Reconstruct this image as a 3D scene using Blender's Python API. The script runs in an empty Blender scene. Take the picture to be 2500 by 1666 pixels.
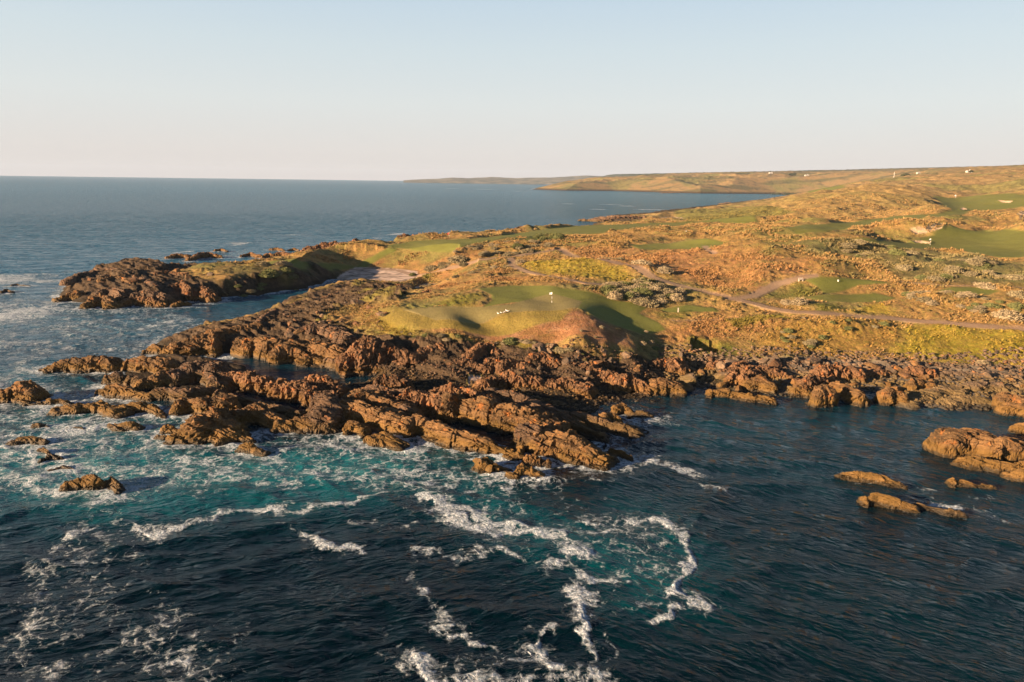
import bpy, math, random
import numpy as np
from mathutils import Matrix, Vector
random.seed(7)
rng = np.random.default_rng(11)
scene = bpy.context.scene
col = scene.collection
R = math.radians

# ------------------------------------------------------------------ camera model (2500 x 1666 photograph)
F = 24.0 / 36.0 * 2500
CAMZ = 34.0
P, RO = R(13.24), R(0.80)
f_ = np.array([0, math.cos(P), -math.sin(P)]); r0 = np.array([1., 0, 0]); u0 = np.array([0, math.sin(P), math.cos(P)])
r_ = r0 * math.cos(RO) + u0 * math.sin(RO)
u_ = u0 * math.cos(RO) - r0 * math.sin(RO)

def ray(u, v):
    return f_ + (u - 1250) / F * r_ + (833 - v) / F * u_

def at(u, v, z=0.0):
    "world point at height z seen at a photograph position"
    d = ray(u, v)
    t = (z - CAMZ) / min(d[2], -1e-4)
    return d[0] * t, d[1] * t, z

def atD(u, v, D):
    d = ray(u, v); h = math.hypot(d[0], d[1])
    return d[0] / h * D, d[1] / h * D, CAMZ + d[2] / h * D

S = 2.6133
def ZZ(ox, oy, s=S):
    def g(*pts):
        return [(p[0] / s + ox, p[1] / s + oy) + tuple(p[2:]) for p in pts]
    return g
ZA, ZB, ZC = ZZ(0, 380), ZZ(800, 380), ZZ(1600, 380)
ZD, ZE, ZF = ZZ(0, 800), ZZ(700, 750), ZZ(1600, 750)
ZG, ZH = ZZ(850, 1100, 2.768), ZZ(0, 1100, 2.768)

# ------------------------------------------------------------------ noise
def _h(ix, iy, iz, seed):
    with np.errstate(over='ignore'):
        n = (ix.astype(np.uint32) * np.uint32(374761393) + iy.astype(np.uint32) * np.uint32(668265263)
             + iz.astype(np.uint32) * np.uint32(2147483647) + np.uint32(seed * 974711 + 13))
        n = (n ^ (n >> np.uint32(13))) * np.uint32(1274126177)
        n = (n ^ (n >> np.uint32(15))) * np.uint32(2246822519)
        n = n ^ (n >> np.uint32(16))
    return n.astype(np.float32) * np.float32(1 / 4294967295.0)

def _fl(a):
    fa = np.floor(a); return fa.astype(np.int64), (a - fa).astype(np.float32)

def noise2(x, y, seed=0):
    ix, fx = _fl(x); iy, fy = _fl(y); z = np.zeros_like(ix)
    sx = fx * fx * fx * (fx * (fx * 6 - 15) + 10); sy = fy * fy * fy * (fy * (fy * 6 - 15) + 10)
    def g(i, j):
        a = _h(ix + i, iy + j, z, seed) * np.float32(6.2831853)
        return np.cos(a) * (fx - i) + np.sin(a) * (fy - j)
    a = g(0, 0); b = g(1, 0); c = g(0, 1); d = g(1, 1)
    return 1.4 * ((a + (b - a) * sx) + ((c + (d - c) * sx) - (a + (b - a) * sx)) * sy)

def fbm2(x, y, oct=4, seed=0, gain=.5):
    s = 0; a = 1; t = 0
    for o in range(oct):
        s = s + a * noise2(x, y, seed + o); t += a; a *= gain
        x, y = 1.63 * x + 1.16 * y + 5.2, 1.63 * y - 1.16 * x + 1.3
    return s / t * 1.3

def noise3(x, y, z, seed=0):
    ix, fx = _fl(x); iy, fy = _fl(y); iz, fz = _fl(z)
    sx, sy, sz = [q * q * (3 - 2 * q) for q in (fx, fy, fz)]
    def lay(k):
        a = _h(ix, iy, iz + k, seed); b = _h(ix + 1, iy, iz + k, seed)
        c = _h(ix, iy + 1, iz + k, seed); d = _h(ix + 1, iy + 1, iz + k, seed)
        ab = a + (b - a) * sx; cd = c + (d - c) * sx
        return ab + (cd - ab) * sy
    a = lay(0); b = lay(1)
    return (a + (b - a) * sz) * 2 - 1

def fbm3(x, y, z, oct=4, seed=0, gain=.5):
    s = 0; a = 1; t = 0
    for o in range(oct):
        s = s + a * noise3(x, y, z, seed + o); t += a; a *= gain
        x, y, z = 1.7 * x + 1.0 * y + 3.1, 1.7 * y - 1.0 * x + 7.7, 1.97 * z + 2.3
    return s / t * 1.2

def worley2(x, y, seed=0):
    ix, fx = _fl(x); iy, fy = _fl(y); z = np.zeros_like(ix)
    f1 = np.full(fx.shape, 9., np.float32); f2 = f1.copy(); cid = np.zeros(fx.shape, np.float32)
    for i in (-1, 0, 1):
        for j in (-1, 0, 1):
            dx = _h(ix + i, iy + j, z, seed) + i - fx; dy = _h(ix + i, iy + j, z, seed + 1) + j - fy
            d = np.sqrt(dx * dx + dy * dy); r = _h(ix + i, iy + j, z, seed + 2)
            m = d < f1
            f2 = np.where(m, f1, np.minimum(f2, d)); cid = np.where(m, r, cid); f1 = np.where(m, d, f1)
    return f1, f2 - f1, cid

def worley3(x, y, z, seed=0):
    ix, fx = _fl(x); iy, fy = _fl(y); iz, fz = _fl(z)
    f1 = np.full(fx.shape, 9., np.float32); f2 = f1.copy(); cid = np.zeros(fx.shape, np.float32)
    for i in (-1, 0, 1):
        for j in (-1, 0, 1):
            for k in (-1, 0, 1):
                dx = _h(ix + i, iy + j, iz + k, seed) + i - fx
                dy = _h(ix + i, iy + j, iz + k, seed + 1) + j - fy
                dz = _h(ix + i, iy + j, iz + k, seed + 2) + k - fz
                d = np.sqrt(dx * dx + dy * dy + dz * dz); r = _h(ix + i, iy + j, iz + k, seed + 3)
                m = d < f1
                f2 = np.where(m, f1, np.minimum(f2, d)); cid = np.where(m, r, cid); f1 = np.where(m, d, f1)
    return f1, f2 - f1, cid

def sst(a, b, x):
    t = np.clip((x - a) / (b - a), 0, 1); return t * t * (3 - 2 * t)

# ------------------------------------------------------------------ polygon helpers (world x,y)
def sdist(x, y, poly):
    "signed distance to a closed polygon, positive inside"
    P_ = np.asarray(poly, np.float64)[:, :2]
    d = np.full(x.shape, 1e18); ins = np.zeros(x.shape, bool)
    n = len(P_)
    for i in range(n):
        ax, ay = P_[i]; bx, by = P_[(i + 1) % n]
        ex, ey = bx - ax, by - ay; L = ex * ex + ey * ey + 1e-9
        t = np.clip(((x - ax) * ex + (y - ay) * ey) / L, 0, 1)
        q = (x - ax - t * ex) ** 2 + (y - ay - t * ey) ** 2
        d = np.minimum(d, q)
        if ay != by:
            c = ((ay > y) != (by > y)) & (x < ex * (y - ay) / (by - ay) + ax)
            ins ^= c
    d = np.sqrt(d)
    return np.where(ins, d, -d)

def ldist(x, y, line):
    P_ = np.asarray(line, np.float64)[:, :2]
    d = np.full(x.shape, 1e18)
    for i in range(len(P_) - 1):
        ax, ay = P_[i]; bx, by = P_[i + 1]
        ex, ey = bx - ax, by - ay; L = ex * ex + ey * ey + 1e-9
        t = np.clip(((x - ax) * ex + (y - ay) * ey) / L, 0, 1)
        d = np.minimum(d, (x - ax - t * ex) ** 2 + (y - ay - t * ey) ** 2)
    return np.sqrt(d)

def boxed(fn, x, y, poly, pad, out):
    "run fn only on points near the polygon's bounding box"
    P_ = np.asarray(poly)[:, :2]
    m = (x > P_[:, 0].min() - pad) & (x < P_[:, 0].max() + pad) & (y > P_[:, 1].min() - pad) & (y < P_[:, 1].max() + pad)
    r = np.full(x.shape, out, np.float64)
    if m.any():
        r[m] = fn(x[m], y[m], poly)
    return r

# ------------------------------------------------------------------ coast and heights
COAST = (
    [(2900, 1035, 0), (2560, 1000, 0), (2470, 985, 0), (2440, 968, 0), (2400, 996, 0), (2330, 1003, 0), (2212, 985, 0), (2166, 958, 0), (2097, 958, 0), (2080, 975, 0),
     (2000, 978, 0), (1950, 968, 0), (1883, 975, 0), (1830, 962, 0), (1734, 956, 0), (1690, 962, 0), (1600, 975, 0), (1545, 990, 0),
     (1530, 1000, 0), (1500, 1030, 0), (1575, 1050, 0), (1465, 1065, 0), (1470, 1110, 0), (1400, 1112, 0), (1320, 1090, 0), (1262, 1100, 0), (1102, 1062, 0),
     (1018, 1050, 0), (930, 1045, 0), (826, 1025, 0), (790, 1035, 0), (690, 1045, 0), (612, 1058, 0), (560, 1060, 0), (450, 1040, 0), (475, 1007, 0),
     (402, 1000, 0), (320, 980, 0), (250, 950, 0), (300, 938, 0), (290, 900, 0), (230, 897, 0), (140, 905, 0), (120, 893, 0), (199, 880, 0), (249, 872, 0), (310, 885, 0),
     (383, 872, 0), (470, 874, 0), (560, 874, 0), (560, 866, 0), (480, 864, 0), (400, 852, 0), (380, 842, 0), (451, 822, 0), (560, 800, 0), (630, 780, 0), (668, 766, 0), (700, 748, 0), (765, 727, 0),
     (830, 713, 0), (880, 702, 0), (925, 692, 0), (870, 684, 0), (810, 681, 0), (770, 698, 0), (722, 707, 0), (600, 722, 0), (459, 734, 0), (402, 744, 0), (268, 741, 0), (203, 739, 0),
     (145, 725, 0), (163, 700, 0), (185, 680, 1), (250, 655, 3.4), (300, 638, 4.4), (360, 633, 4.8), (420, 641, 4.4), (509, 643, 4.8),
     (600, 636, 5.0), (660, 626, 5.6), (735, 612, 6.4), (785, 599, 7.4), (840, 593, 7.8), (899, 590, 7.9), (953, 579, 7.4), (1014, 578, 7.6), (1106, 569, 7.8), (1240, 558, 7.8), (1309, 556, 7.6), (1400, 549, 7.4), (1460, 546, 6),
     (1520, 543, 2), (1490, 540, 0), (1440, 537, 0), (1460, 532, 0), (1500, 526, 0), (1580, 522, 0), (1616, 516, 0), (1693, 508, 0), (1785, 497, 0), (1900, 488, 0), (2000, 481, 0),
     (2005, 478.5, 0), (1980, 476, 0), (1900, 474.5, 0), (1708, 473, 0), (1619, 470.5, 0), (1500, 467, 0), (1380, 466, 0), (1300, 463, 0), (1310, 460, 0)])
coast = [at(*c)[:2] for c in COAST]
coast += [atD(1440, 450, 3400)[:2], atD(1480, 450, 4200)[:2], atD(1420, 450, 5200)[:2], atD(1380, 450, 6200)[:2], (1500, 11000), (16000, 11000), (16000, 0), (400, 20)]

CT = [  # photograph position and ground height
    (960,755,7.3),(1000,785,6.8),(1100,782,7.4),(1150,765,7.7),(1345,742,8.2),(1400,735,8.6),(1420,748,8.7),(1300,722,8.6),(1200,716,9.0),(1150,702,9.6),(1350,703,9.8),(1480,722,8.6),
    (1300,765,8.2),(1400,755,9.0),(1230,765,8.0),(960,770,6.9),(930,760,6.6),
    (950,812,5.0),(1100,828,5.0),(1300,850,4.4),(1450,862,3.3),(1560,835,4.5),(1500,785,6.0),(1600,790,5.6),(1250,800,6.2),(1180,790,6.7),(1340,800,6.9),(1400,780,7.7),(1100,805,6.4),(1000,808,6.0),(1445,800,7.5),(1480,818,6.5),(1530,848,4.7),(1400,832,5.9),
    (880,790,4.4),(850,830,3.4),(850,870,1.2),(700,875,.5),(1000,885,1.2),(1200,900,1.3),(1350,890,1.6),(1500,900,1.1),(1600,880,1.6),(1700,890,1.1),(1850,910,1.),(2000,910,1.),(2150,915,.9),(2300,915,1.1),(2500,920,1.2),(1600,930,.8),(1300,950,.9),(1100,930,.9),
    (900,980,.3),(1200,1000,.4),(1350,1040,.3),(600,940,.2),(500,900,.3),(400,900,.3),(350,960,.2),(700,1000,.0),(1000,950,.5),(2300,980,.5),(2000,950,.5),(2500,980,.6),(300,880,.3),(600,860,.2),(800,900,.0),
    (1700,855,3.0),(2000,865,2.4),(2300,875,2.4),(2500,880,2.6),(1800,800,5.2),(1950,820,4.6),(2100,825,4.3),(2400,835,4.6),(2500,806,6.0),(2300,787,6.2),(2000,770,6.6),(1800,748,7.2),(1650,722,8.0),(1700,770,6.0),(1600,750,6.4),
    (1900,710,8.3),(2100,705,8.6),(2300,712,9.2),(2500,725,9.2),(2500,665,12.0),(2300,655,12.0),(2100,665,10.5),(2000,640,12.8),(1850,650,12.6),(1800,690,8.7),(1600,650,10.8),(1700,690,9.0),(1500,690,8.8),(1400,655,9.8),(1250,660,8.4),(1100,680,7.2),(1350,622,10.4),(1200,622,9.4),
    (1050,640,7.5),(1000,645,4.4),(950,648,5.0),(900,645,4.2),(850,640,7.0),(800,632,7.8),(1600,720,8.0),(1500,740,7.6),(1450,700,9.5),(1560,710,8.8),
    (830,665,1.5),(900,658,1.9),(1000,665,2.6),(905,684,.7),(1040,700,3.4),(1010,690,2.6),(1100,720,6.8),(1000,725,6.0),
    (600,640,5.6),(700,632,6.6),(780,622,7.6),(850,610,8.6),(500,652,5.2),(400,655,5.0),(330,645,5.4),(300,672,4.4),(240,690,3.6),(200,700,2.8),(350,705,3.6),(500,695,3.8),(600,685,4.6),(700,675,5.2),(740,665,6),(560,665,5.4),(280,725,1.2),(450,720,1.4),(600,712,2.4),(180,720,.9),
    (700,785,4.6),(800,765,5.0),(850,760,5.4),(600,812,3.6),(500,830,2.8),(420,840,1.4),(800,722,3.2),(900,715,4.4),(950,712,5.0),(720,760,3.2),(780,830,3.0),(640,855,1.2),
    (900,600,9.2),(953,590,8.6),(1050,588,9.0),(1150,582,9.2),(1250,572,9.2),(1309,563,9.0),(1400,560,9.6),(1550,555,10.2),(1700,550,10.6),(1780,541,10),(1650,542,8.8),(1500,549,8.8),
    (1050,605,10.2),(1200,595,11.0),(1100,610,9.6),(1300,592,11.4),(1500,585,12.0),(1650,572,13.4),(1760,575,13.0),(1560,600,11.6),(1640,605,11.4),(1750,610,13.0),(1850,590,15.5),(1800,570,14.2),
    (1600,536,1.2),(1660,535,2.8),(1500,532,.9),(1560,526,1.),(1640,528,3.5),(1750,525,6.),(1720,512,3.5),(1850,510,8),(1800,502,3.5),(1900,495,7),(1960,488,6),(2005,482,3),(2050,480,6),
    (2300,603,12.0),(2500,615,12.0),(2150,590,12.4),(2050,580,13.0),(2400,580,13.2),(2400,625,12.0),
    (1850,563,15.5),(2000,562,16.5),(2100,552,18.6),(2220,545,18.6),(2330,535,19),(2450,545,17),(2500,560,18),(1900,555,14.8),
    (1900,545,12.4),(2000,548,12.4),(2050,538,13.4),(2150,532,14.2),(2250,522,15.4),(2330,512,16.4),(2350,500,18),(2330,485,20.5),(2450,490,20),(2500,515,17.5),
    (1900,525,13.5),(2000,520,17),(2150,510,18),(2250,505,19),(1800,530,10.5),(1750,535,9.5),(1990,537,18)]
CTD = [  # photograph position and distance: ridges and slopes near or above the horizon
    (2000,495,560),(2150,488,600),(2250,478,640),(2270,497,520),(2200,455,900),(2100,458,860),(2000,470,760),(2300,457,880),(2080,470,800),
    (2400,473,760),(2500,465,820),(2500,478,700),(2400,445,1150),(2500,440,1100),(2300,445,1150),(2200,447,1300),(2400,424,1500),(2500,415,1500),(2450,418,1500),(2300,426,1800),(2200,432,1700),(2380,430,1400),
    (2100,445,1500),(2050,457,1350),(2000,462,1500),(1960,460,1600),(1900,462,1750),(1850,464,1900),(1750,460,2100),(1650,459,2250),(1560,456,2500),(1450,455,2600),(1380,459,2500),
    (1450,446,2800),(1520,438,2950),(1600,433,3050),(1700,428,3150),(1800,427,3250),(1900,427,3300),(2000,434,2500),(2000,425,3400),(2100,430,2600),(2100,424,3400),(2200,421,3400),(1900,444,2500),(1800,442,2600),(1700,444,2600),(2130,432,2100),
    (1560,430,4600),(1650,425,5200),(1800,423,5200),(1950,420,5400),(2100,417,5400),(2200,414.5,5400),(2350,413,5400),(2450,411,5400),(2600,408,5400),(2600,410,1600),(2700,405,1700),(2700,480,760),(2700,620,260)]
KLN = 25.0
pts = [at(*c) for c in CT] + [atD(*c) for c in CTD]
pts = np.array(pts)
pa = np.degrees(np.arctan2(pts[:, 0], pts[:, 1])); pd = np.log(np.hypot(pts[:, 0], pts[:, 1])) * KLN
CC = 0.9
Rm = np.sqrt((pa[:, None] - pa) ** 2 + (pd[:, None] - pd) ** 2 + CC * CC)
n_ = len(pts)
A_ = np.zeros((n_ + 1, n_ + 1)); A_[:n_, :n_] = -Rm + 0.5 * np.eye(n_); A_[n_, :n_] = 1; A_[:n_, n_] = 1
w_ = np.linalg.solve(A_, np.concatenate([pts[:, 2], [0]]))
AZ0, AZ1, LD0, LD1 = -50., 50., math.log(40) * KLN, math.log(13500) * KLN
GA, GD = 500, 700
ga = np.linspace(AZ0, AZ1, GA); gd = np.linspace(LD0, LD1, GD)
H0 = np.zeros((GD, GA), np.float32)
for i in range(GD):
    r = np.sqrt((ga[:, None] - pa) ** 2 + (gd[i] - pd) ** 2 + CC * CC)
    H0[i] = (-r) @ w_[:n_] + w_[n_]
H0 = np.clip(H0, -3, 165)

def base_h(x, y):
    a = (np.degrees(np.arctan2(x, y)) - AZ0) / (AZ1 - AZ0) * (GA - 1)
    l = (np.log(np.maximum(np.hypot(x, y), 41)) * KLN - LD0) / (LD1 - LD0) * (GD - 1)
    a = np.clip(a, 0, GA - 1.001); l = np.clip(l, 0, GD - 1.001)
    ia = a.astype(int); il = l.astype(int); fa = a - ia; fl = l - il
    return ((H0[il, ia] * (1 - fa) + H0[il, ia + 1] * fa) * (1 - fl) + (H0[il + 1, ia] * (1 - fa) + H0[il + 1, ia + 1] * fa) * fl)

def hit(u, v):
    "where the line of sight of a photograph position meets the ground"
    d = ray(u, v); h = math.hypot(d[0], d[1])
    D = np.exp(np.linspace(math.log(60), math.log(6000), 3000))
    x = d[0] / h * D; y = d[1] / h * D; z = CAMZ + d[2] / h * D
    k = np.nonzero(z < np.maximum(base_h(x, y), 0))[0]
    k = k[0] if len(k) else 2999
    return float(x[k]), float(y[k])

def W(pl):
    return [hit(p[0], p[1]) for p in pl]

POOLS = [[at(*p)[:2] for p in q] for q in (
    [(622,897),(690,893),(760,903),(850,905),(900,915),(880,930),(800,930),(700,915),(640,912)],
    [(470,867),(560,866),(640,884),(690,893),(650,898),(560,886),(480,878)],
    [(597,965),(620,962),(640,975),(625,984)],
    [(689,984),(715,980),(762,1000),(765,1015),(735,1016),(700,998)],
    [(2098,962),(2130,960),(2166,963),(2166,978),(2100,974)],
    [(1700,880),(1740,882),(1735,888),(1702,887)],
    [(350,946),(392,944),(392,954),(360,956)],
    [(1190,1040),(1235,1050),(1260,1065),(1220,1058)])]

# ------------------------------------------------------------------ ground cover zones
PUTT = W(ZB((480,985),(700,970),(1000,965),(1180,950),(1330,905),(1420,885),(1500,900),(1620,930),(1600,970),(1500,985),(1150,1003),(1000,1040),(850,1055),(690,1050),(600,1020)))
COLLAR = W(ZB((1000,965),(1050,930),(1050,890),(960,850),(1180,832),(1350,832),(1500,850),(1700,880),(1850,930),(2050,960),(1980,1010),(2100,1070),(2150,1120),(2000,1140),(1850,1090),(1700,1020),(1600,975),(1500,900)))
APRON = W(ZB((360,990),(480,980),(690,1050),(850,1057),(1000,1045),(1150,1005),(1550,985),(1480,1050),(1300,1090),(1180,1125),(900,1125),(600,1105),(450,1080),(370,1040)))
RUST = W(ZB((1550,985),(1700,1030),(1900,1150),(1960,1240),(1700,1235),(1300,1180),(900,1150),(600,1120),(900,1125),(1180,1128),(1300,1095),(1480,1050)))
FAIR = [W(q) for q in (
    ZB((370,572),(550,545),(900,535),(1100,512),(1300,482),(1450,462),(1700,444),(2000,437),(2352,428),(2700,425),(2760,432),(2352,440),(1980,465),(1750,495),(1500,508),(1150,522),(950,560),(850,585),(600,592),(400,582)),
    ZA((1620,688),(1900,655),(2150,632),(2300,603),(2420,590),(2520,585),(2520,600),(2352,622),(2200,642),(2000,670),(1800,690),(1640,700)),
    ZC((1150,532),(1400,545),(1800,505),(2100,480),(2352,490),(2500,500),(2500,650),(2352,645),(2200,650),(2000,622),(1850,600),(1500,592),(1300,552)),
    ZC((730,480),(900,450),(1100,440),(1300,420),(1500,392),(1800,377),(1900,350),(1830,312),(1780,268),(2000,265),(2352,255),(2500,250),(2500,330),(2352,330),(2100,350),(1950,385),(1700,402),(1400,440),(1250,470),(1100,505),(900,512),(760,492)),
    ZB((1920,577),(2100,564),(2400,558),(2560,556),(2480,585),(2350,602),(2150,605),(2000,600)),
    ZC((940,822),(1100,820),(1400,822),(1500,840),(1300,850),(1180,870),(1080,880),(1050,850)),
    ZC((950,912),(1100,887),(1400,880),(1540,912),(1450,935),(1100,935)),
    ZC((1800,862),(1900,842),(2100,845),(2210,872),(2100,895),(1950,882)),
    ZC((30,985),(200,955),(380,972),(400,995),(230,1002),(80,1002)),
    ZC((1170,147),(1280,128),(1400,128),(1430,145),(1300,165),(1200,162)),
    ZC((900,207),(1050,192),(1180,192),(1220,210),(1120,235),(960,232)),
    ZB((1180,540),(1190,540),(1192,542)))][:-1]
BEACH = [[at(p[0], p[1], 1.3)[:2] for p in q] for q in (
    ZB((-10,790),(80,750),(180,718),(400,725),(570,745),(570,790),(450,822),(300,812),(230,800),(100,795)),
    ZB((520,865),(620,822),(710,830),(690,850),(600,882)),
    ZB((1940,398),(2050,394),(2200,390),(2400,400),(2420,412),(2250,420),(2060,412)),
    [(1140,918),(1178,914),(1182,935),(1140,938)])]
BUNK = [W(q) for q in (
    ZC((1615,492),(1720,494),(1840,486),(1820,502),(1740,507),(1660,505)), ZC((1635,548),(1690,546),(1760,552),(1745,566),(1660,561)),
    ZC((2178,291),(2230,297),(2282,296),(2262,308),(2212,306)), ZC((1948,340),(1965,336),(1985,345),(1970,351),(1950,350)),
    ZC((928,212),(952,212),(952,220),(928,220)), ZC((962,213),(988,212),(988,221),(962,221)), ZC((996,216),(1020,216),(1020,223),(996,223)),
    ZC((1290,130),(1310,135),(1314,146),(1300,143)), ZC((2300,380),(2352,370),(2420,400),(2400,440),(2330,430)))]
YEL = [(W(q), c) for q, c in (
    (ZB((1230,700),(1450,678),(1700,700),(1850,740),(1960,795),(1800,812),(1500,772),(1300,735)), (.27,.215,.025)),
    (ZC((1600,1085),(2000,1100),(2352,1120),(2600,1130),(2600,1345),(2352,1345),(2000,1335),(1650,1290),(1450,1260),(1550,1180)), (.27,.215,.022)),
    (ZC((1215,985),(1450,958),(1500,1012),(1250,1018)), (.33,.24,.03)),
    (ZC((990,955),(1150,940),(1230,990),(1050,1002)), (.11,.13,.02)),
    (ZC((10,1010),(180,1008),(200,1050),(40,1058)), (.14,.15,.02)),
    (ZC((420,1065),(620,1035),(800,1020),(870,1060),(700,1090),(500,1115)), (.15,.15,.02)),
    (ZC((240,1190),(450,1190),(620,1270),(400,1290),(250,1250)), (.11,.13,.02)),
    (ZC((860,1070),(1500,1060),(1600,1180),(1200,1290),(800,1270),(600,1180)), (.29,.18,.045)),
    (ZB((300,680),(450,685),(660,700),(640,730),(450,722)), (.12,.13,.02)),
    (ZC((700,900),(900,830),(1080,870),(1000,890),(800,905)), (.13,.13,.025)),
    (ZB((850,900),(1000,885),(1040,905),(900,955),(760,960),(640,950)), (.15,.14,.02)),
    (ZC((100,350),(600,340),(900,370),(620,430),(200,420)), (.13,.13,.035)),
    (ZA((1500,720),(1640,700),(1800,695),(1640,730)), (.26,.17,.03)),
    (ZE((560,100),(700,60),(860,160),(700,210)), (.20,.15,.02)),
    (ZE((1350,200),(1500,190),(1650,300),(1500,400),(1350,300)), (.15,.13,.02)),
    (ZE((1400,370),(1600,330),(1700,400),(1500,420)), (.18,.13,.02)))]
DARKG = W(ZB((1150,528),(1400,502),(1530,516),(1500,560),(1300,572),(1180,552)))
SAGE = W(ZC((950,575),(1400,572),(1900,620),(2200,660),(2400,720),(2400,820),(1600,805),(1400,700),(1200,640),(950,620)))
REDS = [W(q) for q in (
    ZB((560,760),(800,720),(1150,740),(1300,790),(900,830),(700,850),(560,820)),
    ZB((300,600),(700,590),(1000,620),(1150,650),(700,690),(300,660)),
    ZB((1400,590),(1800,590),(2352,620),(2352,800),(2000,760),(1700,690),(1500,620)),
    ZC((0,600),(300,590),(700,640),(1100,700),(900,790),(500,860),(200,800),(0,720)),
    ZC((100,1060),(700,1030),(900,1090),(500,1160),(100,1180)))]
GOLD = W(ZC((100,330),(900,270),(1800,250),(1850,300),(1800,370),(1200,420),(900,410),(500,400)))
ROCKZ = [W([(2800,910),(2500,892),(2400,888),(2230,880),(2100,880),(2000,872),(1850,868),(1700,868),(1560,868),(1450,870),(1300,848),(1150,828),(1000,818),(900,815),(850,800),(790,775),(840,755),(900,735),(960,738),(990,728),(1020,705),(990,698),(900,690),(760,710),(600,775),(350,840),(100,870),(50,1100),(1500,1160),(1700,1010),(2560,1020),(2800,1060)]),
         W([(120,780),(120,640),(270,615),(440,600),(520,632),(470,652),(430,665),(480,680),(560,690),(640,700),(800,690),(600,745)])]
TRACKS = [(W(l), w) for l, w in (
    (ZB((1480,600),(1550,640),(1700,690),(1900,730),(2080,785),(2250,835)) + ZC((350,885),(500,915),(700,965),(900,1000),(1200,1025),(1500,1040),(1900,1075),(2352,1115),(2700,1150)), 2.4),
    (ZC((480,915),(620,900),(700,860),(780,825),(900,812),(1000,808)), 2.4),
    (ZB((1170,655),(1180,710),(1290,745),(1430,780),(1650,815),(1820,830)), 2.0),
    (ZB((160,635),(300,650),(450,670),(700,680),(1000,660),(1250,632),(1480,603)), 2.2),
    (ZC((315,580),(335,605),(380,635)), 1.6),
    (ZC((1570,820),(1800,828),(2100,838),(2400,850)), .8),
    (ZC((110,1075),(400,1065),(620,1045),(700,1020)), .5))]

def patch(u, v, rx, ry):
    return None

MOUNDS = [  # extra dunes and dips: photograph position of the foot, height, half-length, half-width, bearing (deg)
    (2050,605,2.6,14,6,10),(2180,640,2.4,12,6,20),(1850,612,1.8,10,5,0),(1990,690,1.6,8,4,10),(1750,590,1.5,12,5,0),
    (1680,575,1.8,14,5,5),(1600,585,1.5,9,5,0),(1480,600,1.2,9,4,0),(1850,543,4.0,26,9,0),(1760,545,2.,16,7,0),(2120,700,1.4,9,4,0),
    (1450,648,1.6,16,6,-10),(1530,665,1.6,12,6,-20),(1030,610,1.4,12,5,0),(1130,612,1.3,12,5,0),(1250,600,1.6,10,5,0),
    (2250,560,3.2,34,9,-4),(1900,572,2.2,26,8,0),(2040,655,1.6,12,4,8),(2350,650,1.6,16,5,12),(2280,735,1.2,8,4,0),(2420,745,1.2,8,5,0),
    (1180,785,-0.9,7,3.2,-40),(1440,838,1.0,6,4,0),(1700,800,.8,8,4,0),(1860,790,.9,9,3,0),(2050,800,.8,9,3,10)]
mounds = []
for (u, v, h, a, b, ang) in MOUNDS:
    x, y = hit(u, v); mounds.append((x, y, h, a, b, R(ang)))

STR = R(-37)     # strike of the rock beds
cs, sn = math.cos(STR), math.sin(STR)

def strata(x, y, amp=1.0):
    "saw-tooth beds: steep side towards the camera, long backs sloping away"
    a = x * cs + y * sn; c = -x * sn + y * cs
    wv = c / 2.3 + .7 * fbm2(a / 14, c / 8, 3, 31) + .25 * noise2(a / 3, c / 3, 33)
    s = wv - np.floor(wv); cell = np.floor(wv)
    rnd = _h(cell.astype(np.int64), (np.floor(a / 6 + 2 * _h(cell.astype(np.int64), cell.astype(np.int64) * 0, cell.astype(np.int64) * 0, 5))).astype(np.int64), cell.astype(np.int64) * 0, 41)
    saw = np.where(s < .18, s / .18, 1 - (s - .18) / .82)
    return amp * (saw * (.35 + .9 * rnd))

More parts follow.
